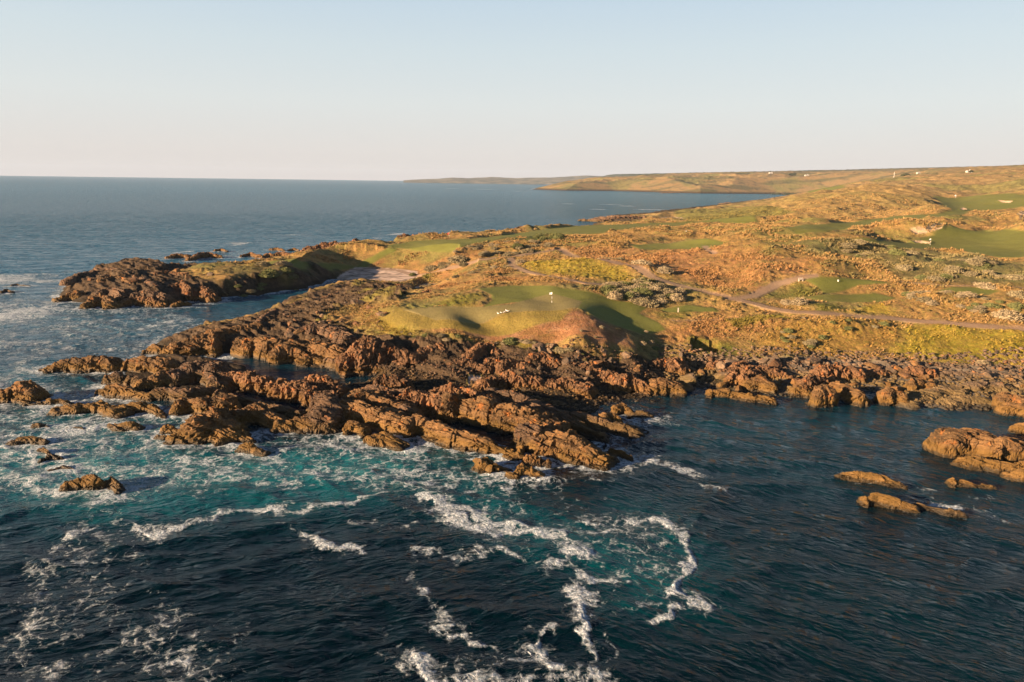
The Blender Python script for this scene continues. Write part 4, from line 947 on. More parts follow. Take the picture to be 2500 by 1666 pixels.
 (ZA((540,935,1.6),(600,890,2.8),(650,880,3.0),(720,925,2.0)), 'olive rounded rock at the front of the headland', G5, M_ROCKO, .9, .9),
 (ZA((375,900,1.2),(440,870,2.2),(510,860,2.6)), 'low outermost rock of the left headland', G5, M_ROCKO, .9, 1.0),
 (ZA((770,925,1.4),(850,900,2.0),(930,895,2.4),(1040,940,1.2)), 'orange ledge at the front waterline of the headland', G5, M_ROCKP, .9, 1.0),
 (ZA((1100,945,1.0),(1150,930,1.4),(1200,935,1.0)), 'small boulder at the headland waterline', G5, M_ROCKO, .8, .9),
 (ZA((1110,815,4.2),(1160,795,4.8),(1210,835,4.0)), 'pale boulder on the headland slope', G5, M_ROCKP, .7, .9),
 (ZA((1230,845,3.4),(1290,825,4.0),(1350,860,3.2)), 'golden boulder right of the pale one on the slope', G5, M_ROCKP, .7, .9),
 (ZA((850,775,5.0),(900,765,5.2),(1000,820,4.4)), 'brown crag above the orange ledge', G5, M_ROCK, .8, 1.0),
 (ZA((1000,745,5.4),(1080,735,5.6),(1180,748,5.4)), 'low orange shelf on the top of the headland', G5, M_ROCKP, .7, 1.0),
 (ZA((880,860,3.4),(960,850,3.8),(1050,880,3.0)), 'dark hollowed crag above the headland waterline', G5, M_ROCK, .8, 1.0),
 (ZA((640,850,3.4),(720,835,3.8),(800,860,3.2)), 'dark crag over the olive rounded rock', G5, M_ROCK, .8, 1.0),
 (ZA((1070,645,1.0),(1130,625,1.8),(1200,632,1.5)), 'flat islet behind the left headland', G4, M_ROCKP, .8, 1.0),
 (ZA((1200,655,1.2),(1270,618,2.4),(1330,615,2.2),(1410,640,1.0)), 'larger humped islet behind the left headland', G4, M_ROCKP, .8, 1.0),
 (ZA((1370,600,.9),(1410,592,1.3),(1450,604,.8)), 'small far islet in the swell', G4, M_ROCKP, .8, 1.0),
 (ZA((1540,630,1.2),(1600,615,1.8),(1670,640,1.2)), 'reddish islet close to the tee strip', G4, M_ROCKP, .8, 1.0),
 (ZA((1700,625,1.6),(1800,615,2.2),(1900,622,2.4)), 'rust-coloured reef along the back shore', G5, M_ROCKP, .8, 1.0),
 (ZA((1725,592,1.0),(1760,585,1.5),(1810,598,1.0)), 'low islet beyond the rust-coloured reef', G4, M_ROCKP, .8, 1.0),
 (ZA((1840,598,.8),(1870,590,1.2),(1905,598,.8)), 'tiny islet next to the rust-coloured headland', G4, M_ROCKP, .8, 1.0),
 (ZA((1930,592,6.4),(1990,570,7.6),(2060,556,8.4),(2150,552,8.6)), 'rust-coloured crag on the back shore', G5, M_ROCKP, .9, .9),
 (ZA((2150,556,8.6),(2200,552,9.0),(2260,560,8.8)), 'second rust-coloured crag right of the first', G5, M_ROCKP, .9, .9),
 (ZA((2250,545,9.2),(2270,530,10.2),(2300,548,9.2)), 'pale cone-shaped rock on the skyline of the back shore', G5, M_ROCKP, .8, .8),
 (ZA((0,865,.6),(40,850,.9),(75,862,.6)), 'small dark rock in the surf at the left edge', G4, M_ROCK, .8, 1.0),
 (ZA((40,832,.2),(110,820,.4),(190,830,.2)), 'reef awash just above the small dark rock', G4, M_ROCKO, .9, 1.2),
 (ZA((1560,1030,.4),(1600,1024,.7),(1645,1034,.4)), 'little rock in the inlet mouth', G4, M_ROCKO, .8, 1.0),
 (ZB((450,512,7.4),(500,500,8.2),(560,512,7.4)), 'dark knoll on the back shore beside a breaking wave', G5, M_ROCKP, .8, 1.0),
 (ZB((1180,462,8.6),(1250,450,9.4),(1320,458,8.6)), 'red-brown crag on the back shore beside the fairway', G5, M_ROCKP, .8, 1.0),
]
for i, (p, lb, grp, mt, wf, wb) in enumerate(RL):
    nm = 'sea_rock' if grp == G4 else ('boulder' if 'boulder' in lb else 'rock_crag' if grp in (G2, G5) else 'rock_ridge')
    ridge(p, nm, lb, wf, wb, mt, seed=1000 + i * 37, grp=grp, cat='sea rock' if grp == G4 else 'rock', base=-1.2 if grp == G4 else None, jag=.36 if grp in (G1,) and mt is M_ROCKP else (.10 if 'flat-topped' in lb else .22), flat=('flat' in lb or 'block' in lb or 'shoulder right' in lb))
for i, (p, lb) in enumerate(((ZB((1690,408,2.),(1800,388,3.8),(1950,384,4.),(2080,392,3.2)), 'long dark rock spit in the bay beyond the far fairway'),
        (ZB((1605,410,1.),(1640,404,2.),(1675,408,1.2)), 'small dark islet off the tip of the rock spit'),
        (ZB((1900,408,2.2),(2050,404,2.8),(2200,410,2.)), 'near arm of the rock spit below the pale beach'),
        (ZC((100,356,1.5),(220,350,2.6),(340,338,2.4)), 'rusty reef where the bay shore turns away'),
        (ZC((420,305,1.5),(460,300,2.6),(490,303,1.6)), 'far dark rocks at the bay edge under the high dunes'),
        (ZB((2130,238,1.5),(2300,232,3.5),(2500,238,2.)), 'flat brown reef across the mouth of the far bay'))):
    ridge(p, 'sea_rock', lb, 1.2, 1.6, M_ROCK, seed=9000 + i * 31, grp='reefs of the far bay', cat='sea rock', base=-1.2, jag=.6, fat=2.2, block=1.6)
print('ridges', len(RL))

# ------------------------------------------------------------------ generic lumpy forms
def ico(sub):
    t = (1 + 5 ** .5) / 2
    v = [(-1,t,0),(1,t,0),(-1,-t,0),(1,-t,0),(0,-1,t),(0,1,t),(0,-1,-t),(0,1,-t),(t,0,-1),(t,0,1),(-t,0,-1),(-t,0,1)]
    f = [(0,11,5),(0,5,1),(0,1,7),(0,7,10),(0,10,11),(1,5,9),(5,11,4),(11,10,2),(10,7,6),(7,1,8),(3,9,4),(3,4,2),(3,2,6),(3,6,8),(3,8,9),(4,9,5),(2,4,11),(6,2,10),(8,6,7),(9,8,1)]
    v = [np.array(q) / np.linalg.norm(q) for q in v]
    for _ in range(sub):
        ca = {}; nf = []
        def mid(a, b):
            k = (min(a, b), max(a, b))
            if k not in ca:
                m = v[a] + v[b]; v.append(m / np.linalg.norm(m)); ca[k] = len(v) - 1
            return ca[k]
        for a, b, c in f:
            ab, bc, cc = mid(a, b), mid(b, c), mid(c, a)
            nf += [(a, ab, cc), (b, bc, ab), (c, cc, bc), (ab, bc, cc)]
        f = nf
    return np.array(v), np.array(f)
I4 = ico(4); I3 = ico(3); I2 = ico(2); I1 = ico(1)

def rock_blob(seed, sub=I3):
    v, f = sub; v = v.copy()
    w, e, ci = worley3(v[:, 0] * 1.3 + seed, v[:, 1] * 1.3, v[:, 2] * 1.3, seed)
    r = 1.1 + .22 * (ci - .5) - .12 * sst(.10, 0, e) + .22 * fbm3(v[:, 0] * 1.6, v[:, 1] * 1.6, v[:, 2] * 1.6 + seed, 4, seed)
    v = v * r[:, None]
    # planar breaks
    rs = np.random.default_rng(seed)
    for _ in range(12):
        n = rs.normal(size=3); n /= np.linalg.norm(n); d = .62 + .25 * rs.random()
        s = v @ n; over = np.maximum(s - d, 0); v = v - n[None] * over[:, None] * .95
    return v, f

boulder_me = []
for k in range(8):
    v, f = rock_blob(500 + k, I3)
    o = mesh_obj('shore_boulder', v, f, (M_ROCKG, M_ROCKO, M_ROCKG, M_ROCKP)[k % 4], smooth=False)
    boulder_me.append(o.data); bpy.data.objects.remove(o)

def place(name, me, loc, rot, sc, label, cat, grp):
    o = bpy.data.objects.new(name, me); col.objects.link(o)
    o.location = loc; o.rotation_euler = rot; o.scale = sc
    return tag(o, label, cat, grp)

def heights(xs, ys):
    return ground(np.array(xs, float), np.array(ys, float))['h']

# scattered shore boulders
def scatter_px(n, poly, seed, ground_hit=False):
    rs = np.random.default_rng(seed); pl = np.array([(p[0], p[1]) for p in poly]); out = []
    while len(out) < n:
        u = rs.uniform(pl[:, 0].min(), pl[:, 0].max()); v = rs.uniform(pl[:, 1].min(), pl[:, 1].max())
        if sdist(np.array([u]), np.array([v]), pl)[0] > 0: out.append(hit(u, v) if ground_hit else at(u, v, 1.0)[:2])
    return out
def boulder_field(n, poly, smin, smax, label, grp, seed, mats=None):
    pts = scatter_px(n, poly, seed, True); rs = np.random.default_rng(seed + 1)
    hs = heights([p[0] for p in pts], [p[1] for p in pts])
    for (x, y), h in zip(pts, hs):
        s = smin + (smax - smin) * rs.random() ** 2.2
        if h < -.25 - s * .3: continue
        me = boulder_me[rs.integers(8)]
        place('shore_boulder', me, (x, y, h + s * .15), (rs.uniform(-.4, .4), rs.uniform(-.4, .4), rs.uniform(0, 6.28)),
              (s * rs.uniform(.8, 1.4), s * rs.uniform(.7, 1.1), s * rs.uniform(.55, .95)), label, 'boulder', grp)
boulder_field(130, [(1620,875),(2200,885),(2250,960),(2080,975),(1640,950)], .35, 1.5, 'loose boulder in the jumble between the shelf and the egg-shaped boulder', 'boulders of the right shore', 31)
boulder_field(60, [(2200,890),(2560,900),(2560,975),(2440,955),(2230,975)], .3, 1.0, 'grey boulder on the cobble shore at the right', 'boulders of the cobble shore', 33)
boulder_field(45, [(1850,970),(2420,985),(2300,1040),(1950,1010)], .2, .6, 'small boulder standing in the shallow water off the right shore', 'boulders in the shallows', 35)
boulder_field(50, [(1262,846),(1330,848),(1470,864),(1600,884),(1560,915),(1300,880)], .35, 1.1, 'knobbly pink boulder in the row under the rust slope', 'boulders under the rust slope', 37)
boulder_field(18, [(880,880),(1600,900),(1550,960),(900,930)], .3, .8, 'rubble boulder in the shaded hollow behind the front beds', 'boulders behind the front beds', 39)
boulder_field(30, [(700,760),(880,730),(960,760),(880,830),(700,840)], .4, 1.3, 'loose boulder on the crown of the craggy point', 'boulders of the craggy point', 41)
boulder_field(26, [(200,680),(560,660),(620,700),(300,725)], .5, 1.8, 'rounded boulder on the slope of the left headland', 'boulders of the left headland', 43)

# cobbles: beyond counting
def stone_stuff(name, n, poly, s0, s1, mat, label, seed, zshift=0):
    pts = np.array(scatter_px(n, poly, seed)); rs = np.random.default_rng(seed + 5)
    h = heights(pts[:, 0], pts[:, 1]); ok = h > -.35; pts = pts[ok]; h = h[ok]; n = len(pts)
    v, f = rock_blob(seed, I1)
    sc = (s0 + (s1 - s0) * rs.random(n) ** 2)[:, None] * np.stack([rs.uniform(.8, 1.5, n), rs.uniform(.7, 1.2, n), rs.uniform(.4, .8, n)], 1)
    a = rs.uniform(0, 6.28, n); ca, sa = np.cos(a), np.sin(a)
    vv = v[None] * sc[:, None]
    x = vv[..., 0] * ca[:, None] - vv[..., 1] * sa[:, None] + pts[:, 0:1]; y = vv[..., 0] * sa[:, None] + vv[..., 1] * ca[:, None] + pts[:, 1:2]
    z = vv[..., 2] + h[:, None] + sc[:, 2:3] * .3 + zshift
    VV = np.stack([x, y, z], -1).reshape(-1, 3); FF = (f[None] + (np.arange(n) * len(v))[:, None, None]).reshape(-1, 3)
    return tag(mesh_obj(name, VV, FF, mat, smooth=False), label, 'stones', kind='stuff')
stone_stuff('cobbles', 9000, [(1600,870),(2560,893),(2560,990),(2200,985),(1640,960)], .08, .42, M_ROCKG, 'grey cobbles and stones of the right shore', 61)
stone_stuff('rubble', 3800, [(860,890),(1560,896),(1640,960),(1500,1000),(800,925)], .08, .32, M_ROCK, 'broken stones in the hollows of the rock shelf', 63)

# ------------------------------------------------------------------ shrubs
def leafy(seed, n=900, leaf=.10, lump=.22, flat=.62):
    rs = np.random.default_rng(seed)
    v, f = I3; v = v.copy()
    r = 1 + lump * fbm3(v[:, 0] * 2 + seed, v[:, 1] * 2, v[:, 2] * 2, 3, seed) + .12 * noise3(v[:, 0] * 6, v[:, 1] * 6, v[:, 2] * 6, seed + 4)
    v = v * (r * .9)[:, None]; v[:, 2] = np.where(v[:, 2] > 0, v[:, 2] * flat, v[:, 2] * .25)
    d = rs.normal(size=(n, 3)); d /= np.linalg.norm(d, axis=1)[:, None]; d[:, 2] = abs(d[:, 2])
    rr = 1 + lump * fbm3(d[:, 0] * 2 + seed, d[:, 1] * 2, d[:, 2] * 2, 3, seed) + .12 * noise3(d[:, 0] * 6, d[:, 1] * 6, d[:, 2] * 6, seed + 4)
    c = d * (rr * rs.uniform(.86, 1.06, n))[:, None]; c[:, 2] *= flat
    t = rs.normal(size=(n, 3)); t /= np.linalg.norm(t, axis=1)[:, None]
    b = np.cross(t, d); b /= np.linalg.norm(b, axis=1)[:, None] + 1e-6
    s = leaf * rs.uniform(.6, 1.4, n)[:, None]
    up = d * s * .9
    tri = np.stack([c - b * s * .5, c + b * s * .5, c + up + t * s * .5], 1).reshape(-1, 3)
    F2 = np.arange(n * 3).reshape(-1, 3) + len(v)
    return np.vstack([v, tri]), np.vstack([f, F2])
shrub_me = []
for k in range(9):
    v, f = leafy(700 + k, 1100)
    o = mesh_obj('shrub', v, f, (M_SHRUB, M_SHRUB3, M_SHRUB2)[k % 3], smooth=False)
    shrub_me.append(o.data); bpy.data.objects.remove(o)
def shrub(x, y, s, label, grp, kind=0, seed=0):
    rs = np.random.default_rng(seed + 99)
    h = float(heights([x], [y])[0])
    k = kind + 3 * int(rs.integers(3))
    return place('shrub', shrub_me[k], (x, y, h - .1 * s), (0, 0, rs.uniform(0, 6.28)), (s * rs.uniform(.9, 1.3), s * rs.uniform(.8, 1.1), s * rs.uniform(.8, 1.1)), label, 'shrub', grp)
SH = [(ZB, 670, 645, 45, 'sage dome shrub at the left of the row above the track'), (ZB, 735, 632, 30, 'small sage shrub second in the row above the track'),
      (ZB, 835, 650, 60, 'largest rounded sage shrub in the row above the track'), (ZB, 872, 665, 28, 'small dome shrub at the right end of the row above the track'),
      (ZB, 742, 665, 30, 'low dome shrub at the front of the row above the track'), (ZB, 1215, 600, 52, 'broad sage shrub below the dark green thicket'),
      (ZB, 1320, 590, 30, 'round sage shrub right of the broad one below the thicket'), (ZB, 1410, 590, 32, 'pale shrub left of the track head'),
      (ZB, 1148, 640, 30, 'brownish dome shrub beside the upper track'), (ZB, 1235, 695, 42, 'pale shrub at the end of the hooked path'),
      (ZB, 1062, 712, 25, 'small pale shrub left of the hooked path'), (ZB, 1145, 718, 22, 'small dome touching the hooked path'),
      (ZB, 545, 702, 24, 'lone dome shrub on the green bank above the shingle cove'), (ZB, 2005, 728, 60, 'big pale dome shrub between the track and the rust dune'),
      (ZB, 2150, 762, 48, 'low pale shrub right of the big dome by the track'), (ZB, 1760, 668, 42, 'flat sage shrub above the wide track'),
      (ZB, 1825, 680, 40, 'flat sage shrub second above the wide track'), (ZB, 1865, 690, 25, 'little shrub third above the wide track'),
      (ZB, 1750, 1108, 22, 'pale round shrub on the edge of the rust slope'), (ZB, 2030, 1128, 17, 'single pale shrub in the shaded hollow'),
      (ZB, 1617, 1155, 13, 'tiny pale shrub casting a long shadow on the rust slope'), (ZB, 1707, 1195, 12, 'tiny shrub at the foot of the rust slope'),
      (ZB, 2005, 1205, 27, 'pale dome shrub at the left of the pair under the hollow'), (ZB, 2062, 1200, 26, 'pale dome shrub at the right of the pair under the hollow'),
      (ZB, 2092, 1235, 30, 'grey-green shrub below the pair under the hollow'), (ZB, 2150, 1230, 22, 'small grey shrub at the end of the group under the hollow'),
      (ZB, 1272, 1200, 32, 'upright pale shrub among the pink boulders'), (ZB, 1170, 1192, 55, 'wide grey-green shrub on the rocks below the apron'),
      (ZB, 1490, 1270, 42, 'wide grey shrub below the knobbly boulders'), (ZC, 60, 765, 48, 'low pale shrub beside the bend of the wide track'),
      (ZC, 840, 945, 34, 'pale shrub at the left of the clump by the lower tee'), (ZC, 920, 955, 50, 'largest pale shrub of the clump by the lower tee'),
      (ZC, 945, 1048, 18, 'small pale shrub just under the long track'), (ZC, 2245, 1040, 60, 'long pale shrub above the track near the right edge'),
      (ZC, 2085, 1335, 32, 'whitish shrub where the meadow meets the cobbles'), (ZC, 1730, 878, 30, 'pale shrub left of the right-hand tee'),
      (ZC, 2110, 842, 46, 'flat pale shrub behind the right-hand tee'), (ZC, 1870, 895, 28, 'round shrub in front of the right-hand tee'),
      (ZC, 2330, 900, 60, 'dome shrub in the olive grass at the right edge'), (ZA, 1790, 668, 16, 'bright little shrub on the tee strip of the headland'),
      (ZA, 1680, 705, 50, 'sage shrub on the lip of the headland above the inlet'), (ZA, 1800, 695, 45, 'pale shrub second on the lip of the headland'),
      (ZA, 1720, 750, 60, 'dark sage shrub on the headland slope'), (ZA, 1900, 760, 60, 'orange-tinged shrub on the headland slope')]
for i, (Z, a, b, r, lb) in enumerate(SH):
    (u, v), = Z((a, b)); x, y = hit(u, v)
    s = max(.35, r / S / F * math.hypot(math.hypot(x, y), CAMZ))
    shrub(x, y, s, lb, 'separate shrubs on the course', 1 if 'pale' in lb or 'whit' in lb else (2 if 'green' in lb or 'dark' in lb else 0), i)
def shrub_field(n, poly, smin, smax, label, grp, kinds, seed):
    rs = np.random.default_rng(seed); pl = np.array([(p[0], p[1]) for p in poly]); k = 0
    while k < n:
        u = rs.uniform(pl[:, 0].min(), pl[:, 0].max()); v = rs.uniform(pl[:, 1].min(), pl[:, 1].max())
        if sdist(np.array([u]), np.array([v]), pl)[0] > 0:
            x, y = hit(u, v); shrub(x, y, rs.uniform(smin, smax), label, grp, kinds[rs.integers(len(kinds))], seed * 7 + k); k += 1
CL = ZB((1700,870),(1760,835),(2000,815),(2200,825),(2280,850),(2250,920),(2150,950),(2000,965),(1860,925))
shrub_field(70, CL, 1.2, 2.3, 'sage dome in the dense shrub patch right of the green', 'shrubs of the dense patch right of the green', (0, 1, 1, 0, 2), 71)
shrub_field(34, ZC((1000,600),(1400,590),(1850,630),(2200,680),(2340,790),(1700,800),(1450,700)), 1.2, 2.4, 'sage shrub in the olive thicket below the right fairway', 'shrubs of the olive thicket', (0, 2, 0), 73)
shrub_field(28, ZC((1560,880),(1800,900),(2200,940),(2352,1000),(2100,1020),(1700,960),(1450,900)), .8, 1.6, 'brownish shrub in the scrub around the right tees', 'shrubs around the right tees', (0, 1, 2), 75)
shrub_field(32, ZB((640,620),(1150,560),(1450,580),(1480,610),(1000,640),(800,670)), .9, 1.8, 'sage shrub on the scrub bank under the far fairway', 'shrubs of the bank under the far fairway', (0, 0, 1), 77)
shrub_field(18, ZB((1160,530),(1400,508),(1510,520),(1480,555),(1300,565)), 1.4, 2.4, 'dark green bush in the thicket beside the far fairway', 'bushes of the dark thicket', (2,), 79)
shrub_field(20, ZB((560,760),(900,690),(1000,720),(820,800),(640,830)), .5, 1.2, 'low shrub on the reddish ground above the cove', 'shrubs above the cove', (0, 1), 81)
shrub_field(26, ZA((1480,760),(1900,700),(2150,680),(2200,740),(1900,820),(1500,860)), 1.0, 2.0, 'dark shrub clinging to the headland slope above the inlet', 'shrubs of the headland slope', (2, 0, 2), 83)
shrub_field(14, ZC((600,1100),(1500,1080),(1600,1200),(900,1250)), .5, 1.1, 'low brown shrub in the meadow under the track', 'shrubs of the meadow', (0, 2), 85)
shrub_field(22, ZE((560,60),(640,30),(900,180),(1400,200),(1900,280),(1900,320),(1300,260),(800,230)), .4, .9, 'small grey-green shrub in a pocket of the rocks', 'shrubs in the rock pockets', (0, 1, 2), 87)

# ------------------------------------------------------------------ dune grass tussocks
def tussocks(n, seed):
    rs = np.random.default_rng(seed)
    az = np.radians(rs.uniform(-44, 44, n)); d = np.exp(rs.uniform(math.log(118), math.log(620), n))
    x, y = d * np.sin(az), d * np.cos(az)
    q = ground(x, y)
    nn = fbm2(x / 12, y / 12, 3, 401)
    ok = (q['rough'] > .75) & (q['sd'] > 4) & (q['trk'] > .4) & (nn + .8 * fbm2(x / 40, y / 40, 3, 403) > .10) & (boxed(sdist, x, y, RUST, 5, -99.) < 0)
    for qq, _c in (YEL[1], YEL[0], YEL[7]):
        ok &= ~((boxed(sdist, x, y, qq, 5, -99.) > -1) & (rs.random(n) > .3))
    x, y, d = x[ok], y[ok], d[ok]; h = q['h'][ok]; n = len(x)
    nb = 7
    sz = (.25 + .30 * rs.random(n)) * np.clip(d / 170, .8, 2.0)
    a = rs.uniform(0, 6.28, (n, nb)); lean = rs.uniform(.25, .9, (n, nb)); ht = rs.uniform(.7, 1.2, (n, nb))
    bw = .22
    cx, cy = x[:, None], y[:, None]; s = sz[:, None]
    px, py = -np.sin(a), np.cos(a)
    ox, oy = np.cos(a) * .25 * s, np.sin(a) * .25 * s
    b0 = np.stack([cx + ox + px * bw * s, cy + oy + py * bw * s, h[:, None] - .08 + 0 * a], -1)
    b1 = np.stack([cx + ox - px * bw * s, cy + oy - py * bw * s, h[:, None] - .08 + 0 * a], -1)
    t0 = np.stack([cx + ox + np.cos(a) * lean * s, cy + oy + np.sin(a) * lean * s, h[:, None] + ht * s * .8], -1)
    VV = np.stack([b0, b1, t0], 2).reshape(-1, 3)
    FF = np.arange(len(VV)).reshape(-1, 3)
    hue = fbm2(x / 22, y / 22, 3, 411); h2 = rs.random(n)
    c = np.tile(np.array([[.32, .205, .08]]), (n, 1))
    def bl(c, m, new): m = np.clip(m, 0, 1)[:, None]; return c * (1 - m) + np.array(new)[None] * m
    c = bl(c, sst(.0, .4, hue), (.19, .165, .065)); c = bl(c, (h2 > .7) * .6, (.14, .12, .05)); c = bl(c, (h2 < .25) * .6, (.32, .20, .10))
    for qq in REDS: c = bl(c, (boxed(sdist, x, y, qq, 5, -99.) > 0) * .6, (.32, .17, .075))
    c = bl(c, (boxed(sdist, x, y, SAGE, 5, -99.) > 0) * .65, (.17, .165, .08))
    for qq, cc in YEL: c = bl(c, (boxed(sdist, x, y, qq, 5, -99.) > 0) * .7, cc)
    c = c * (.8 + .4 * rs.random(n))[:, None]
    return VV, FF, np.repeat(c, nb * 3, 0)
mt, ntt, bb = newmat('dry_grass'); ntt.links.new(attr(ntt, 'tint').outputs['Color'], bb.inputs['Base Color']); bb.inputs['Roughness'].default_value = .85; bb.inputs['Specular IOR Level'].default_value = .15
VV, FF, CCc = tussocks(240000, 91)
tag(mesh_obj('dune_grass', VV, FF, mt, smooth=False, attrs=dict(tint=CCc)), 'dry orange and olive tussock grass over the dunes', 'grass', kind='stuff')
print('tufts', len(FF))

# ------------------------------------------------------------------ small things
def boxm(cx, cy, cz, sx, sy, sz):
    v = np.array([(i, j, k) for k in (-1, 1) for j in (-1, 1) for i in (-1, 1)], float) * (sx / 2, sy / 2, sz / 2) + (cx, cy, cz)
    f = np.array([(0, 2, 3, 1), (4, 5, 7, 6), (0, 1, 5, 4), (2, 6, 7, 3), (0, 4, 6, 2), (1, 3, 7, 5)])
    return v, f
def join(parts):
    vs, fs, n = [], [], 0
    for v, f in parts: vs.append(v); fs.append(np.array(f) + n); n += len(v)
    return np.vstack(vs), np.vstack(fs)
def tube(p0, p1, r0_, r1_, n=10):
    p0, p1 = np.array(p0, float), np.array(p1, float); d = (p1 - p0) / np.linalg.norm(p1 - p0)
    a = np.cross(d, (0, 0, 1) if abs(d[2]) < .9 else (1, 0, 0)); a /= np.linalg.norm(a); b = np.cross(d, a)
    v = []
    for p, r in ((p0, r0_), (p1, r1_)):
        for k in range(n):
            t = 2 * math.pi * k / n; v.append(p + r * (a * math.cos(t) + b * math.sin(t)))
    v += [p0, p1]
    f = [(k, (k + 1) % n, n + (k + 1) % n, n + k) for k in range(n)]
    f += [(2 * n, (k + 1) % n, k, k) for k in range(n)] + [(2 * n + 1, n + k, n + (k + 1) % n, n + (k + 1) % n) for k in range(n)]
    return np.array(v), np.array(f)
def tri_ok(f): return [tuple(dict.fromkeys(q)) for q in f.tolist()]
def poly_obj(name, v, f, mat, parent=None, smooth=False):
    me = bpy.data.meshes.new(name); me.from_pydata([tuple(map(float, q)) for q in v], [], tri_ok(np.array(f))); me.materials.append(mat)
    for p in me.polygons: p.use_smooth = smooth
    me.update(); o = bpy.data.objects.new(name, me); col.objects.link(o)
    if parent is not None: o.parent = parent
    return o
def empty(name, loc, rz=0):
    o = bpy.data.objects.new(name, None); col.objects.link(o); o.location = loc; o.rotation_euler = (0, 0, rz); return o

def flag(u, v, label, hgt=2.3, big=1.0, mat=None):
    x, y = hit(u, v); z = gz(x, y)
    o = tag(empty('golf_flag', (x, y, z)), label, 'golf flag', 'flags on the greens')
    n = 5
    for k in range(n):
        vv, ff = tube((0, 0, hgt * k / n), (0, 0, hgt * (k + 1) / n), .035 * big, .03 * big)
        if k == 0: VA, FA = [(vv, ff)], []
        else: (VA if k % 2 == 0 else FA).append((vv, ff))
    poly_obj('pole', *join(VA), M_WHITE, o); poly_obj('pole_band', *join(FA), M_DARK, o)
    g_ = 8; vs = []
    for i in range(g_ + 1):
        for j in range(4):
            s = i / g_; vs.append((-s * .62 * big, .035 * math.sin(s * 4) * big, hgt - .02 - j / 3 * .48 * big - s * .10 * big))
            
    fs = [(i * 4 + j, i * 4 + j + 1, (i + 1) * 4 + j + 1, (i + 1) * 4 + j) for i in range(g_) for j in range(3)]
    vs2 = [(a, b + .012, c) for a, b, c in vs]; m_ = len(vs)
    fs2 = [tuple(q + m_ for q in reversed(f)) for f in fs]
    poly_obj('flag_cloth', np.array(vs + vs2), np.array(fs + fs2), mat or M_WHITE, o)
    vv, ff = tube((0, 0, .015), (0, 0, .02), .09, .09, 16); poly_obj('hole_cup', vv, ff, M_DARK, o)
    return o
(u, v), = ZB((1430, 938)); flag(u, v, 'tall white flag on the nearest putting green', 2.3, .95)
(u, v), = ZB((775, 535)); flag(u, v, 'small red flag on the far green by the back shore', 2.6, 1.3, M_RED)
(u, v), = ZC((1752, 572)); flag(u, v, 'white flag in front of the bunker on the right fairway', 2.4, 1.0)
(u, v), = ZC((1915, 277)); flag(u, v, 'tiny white flag on the highest distant green', 3.0, 2.2)

# white geese resting on the front edge of the green
def goose(u, v, label, rz, walk=False):
    x, y = hit(u, v); z = gz(x, y)
    o = tag(empty('white_goose', (x, y, z), rz), label, 'bird', 'white birds on the green'); o.scale = (.62, .62, .62)
    def lump(c, s, rot=0):
        vv, ff = I3; vv = vv * s; ca, sa = math.cos(rot), math.sin(rot)
        vv = np.stack([vv[:, 0] * ca + vv[:, 2] * sa, vv[:, 1], -vv[:, 0] * sa + vv[:, 2] * ca], 1) + c
        return vv, np.hstack([ff, ff[:, :1]])
    # one continuous body by lofted rings from tail to bill
    path = [(-.46, .33, .01), (-.38, .33, .05), (-.28, .33, .11), (-.12, .33, .155), (.04, .34, .165), (.17, .37, .13), (.24, .44, .08), (.27, .53, .055), (.29, .61, .05), (.31, .66, .055), (.36, .68, .055), (.41, .67, .035), (.44, .66, .02)]
    n = 12; vs = []
    for k, (px, pz, r) in enumerate(path):
        a = path[max(0, k - 1)]; b = path[min(len(path) - 1, k + 1)]
        tx_, tz = b[0] - a[0], b[1] - a[1]; l = math.hypot(tx_, tz); tx_, tz = tx_ / l, tz / l
        for q in range(n):
            t = 2 * math.pi * q / n
            vs.append((px - tz * r * math.sin(t), r * .9 * math.cos(t), pz + tx_ * r * math.sin(t)))
    fs = [(k * n + q, k * n + (q + 1) % n, (k + 1) * n + (q + 1) % n, (k + 1) * n + q) for k in range(len(path) - 1) for q in range(n)]
    poly_obj('body', np.array(vs), np.array(fs), M_WHITE, o, True)
    for sy in (-1, 1):
        w = lump((-.1, sy * .14, .37), (.27, .035, .10), .12); poly_obj('wing', *w, M_WHITE, o, True)
        poly_obj('leg', *join([tube((0, sy * .06, .22), (.0, sy * .06, .02), .015, .012), boxm(.04, sy * .06, .012, .12, .07, .018)]), M_ORG, o)
    poly_obj('bill', *tube((.42, 0, .665), (.52, 0, .64), .026, .008), M_ORG, o)
M_ORG = simple_mat('orange_skin', (.6, .25, .05), .6, .1)
for (a, b, rz, lb) in ((682, 508, 2.9, 'white goose furthest left of the little flock'), (727, 502, 3.4, 'white goose second from the left'), (765, 502, 1.2, 'white goose in the middle of the flock, lowest'),
                       (785, 490, .6, 'white goose just above the middle one'), (803, 476, 2.6, 'white goose at the top of the flock'), (826, 486, .2, 'white goose at the right end of the flock')):
    goose(a / 5.8825 + 1100, b / 5.8825 + 680, lb, rz)

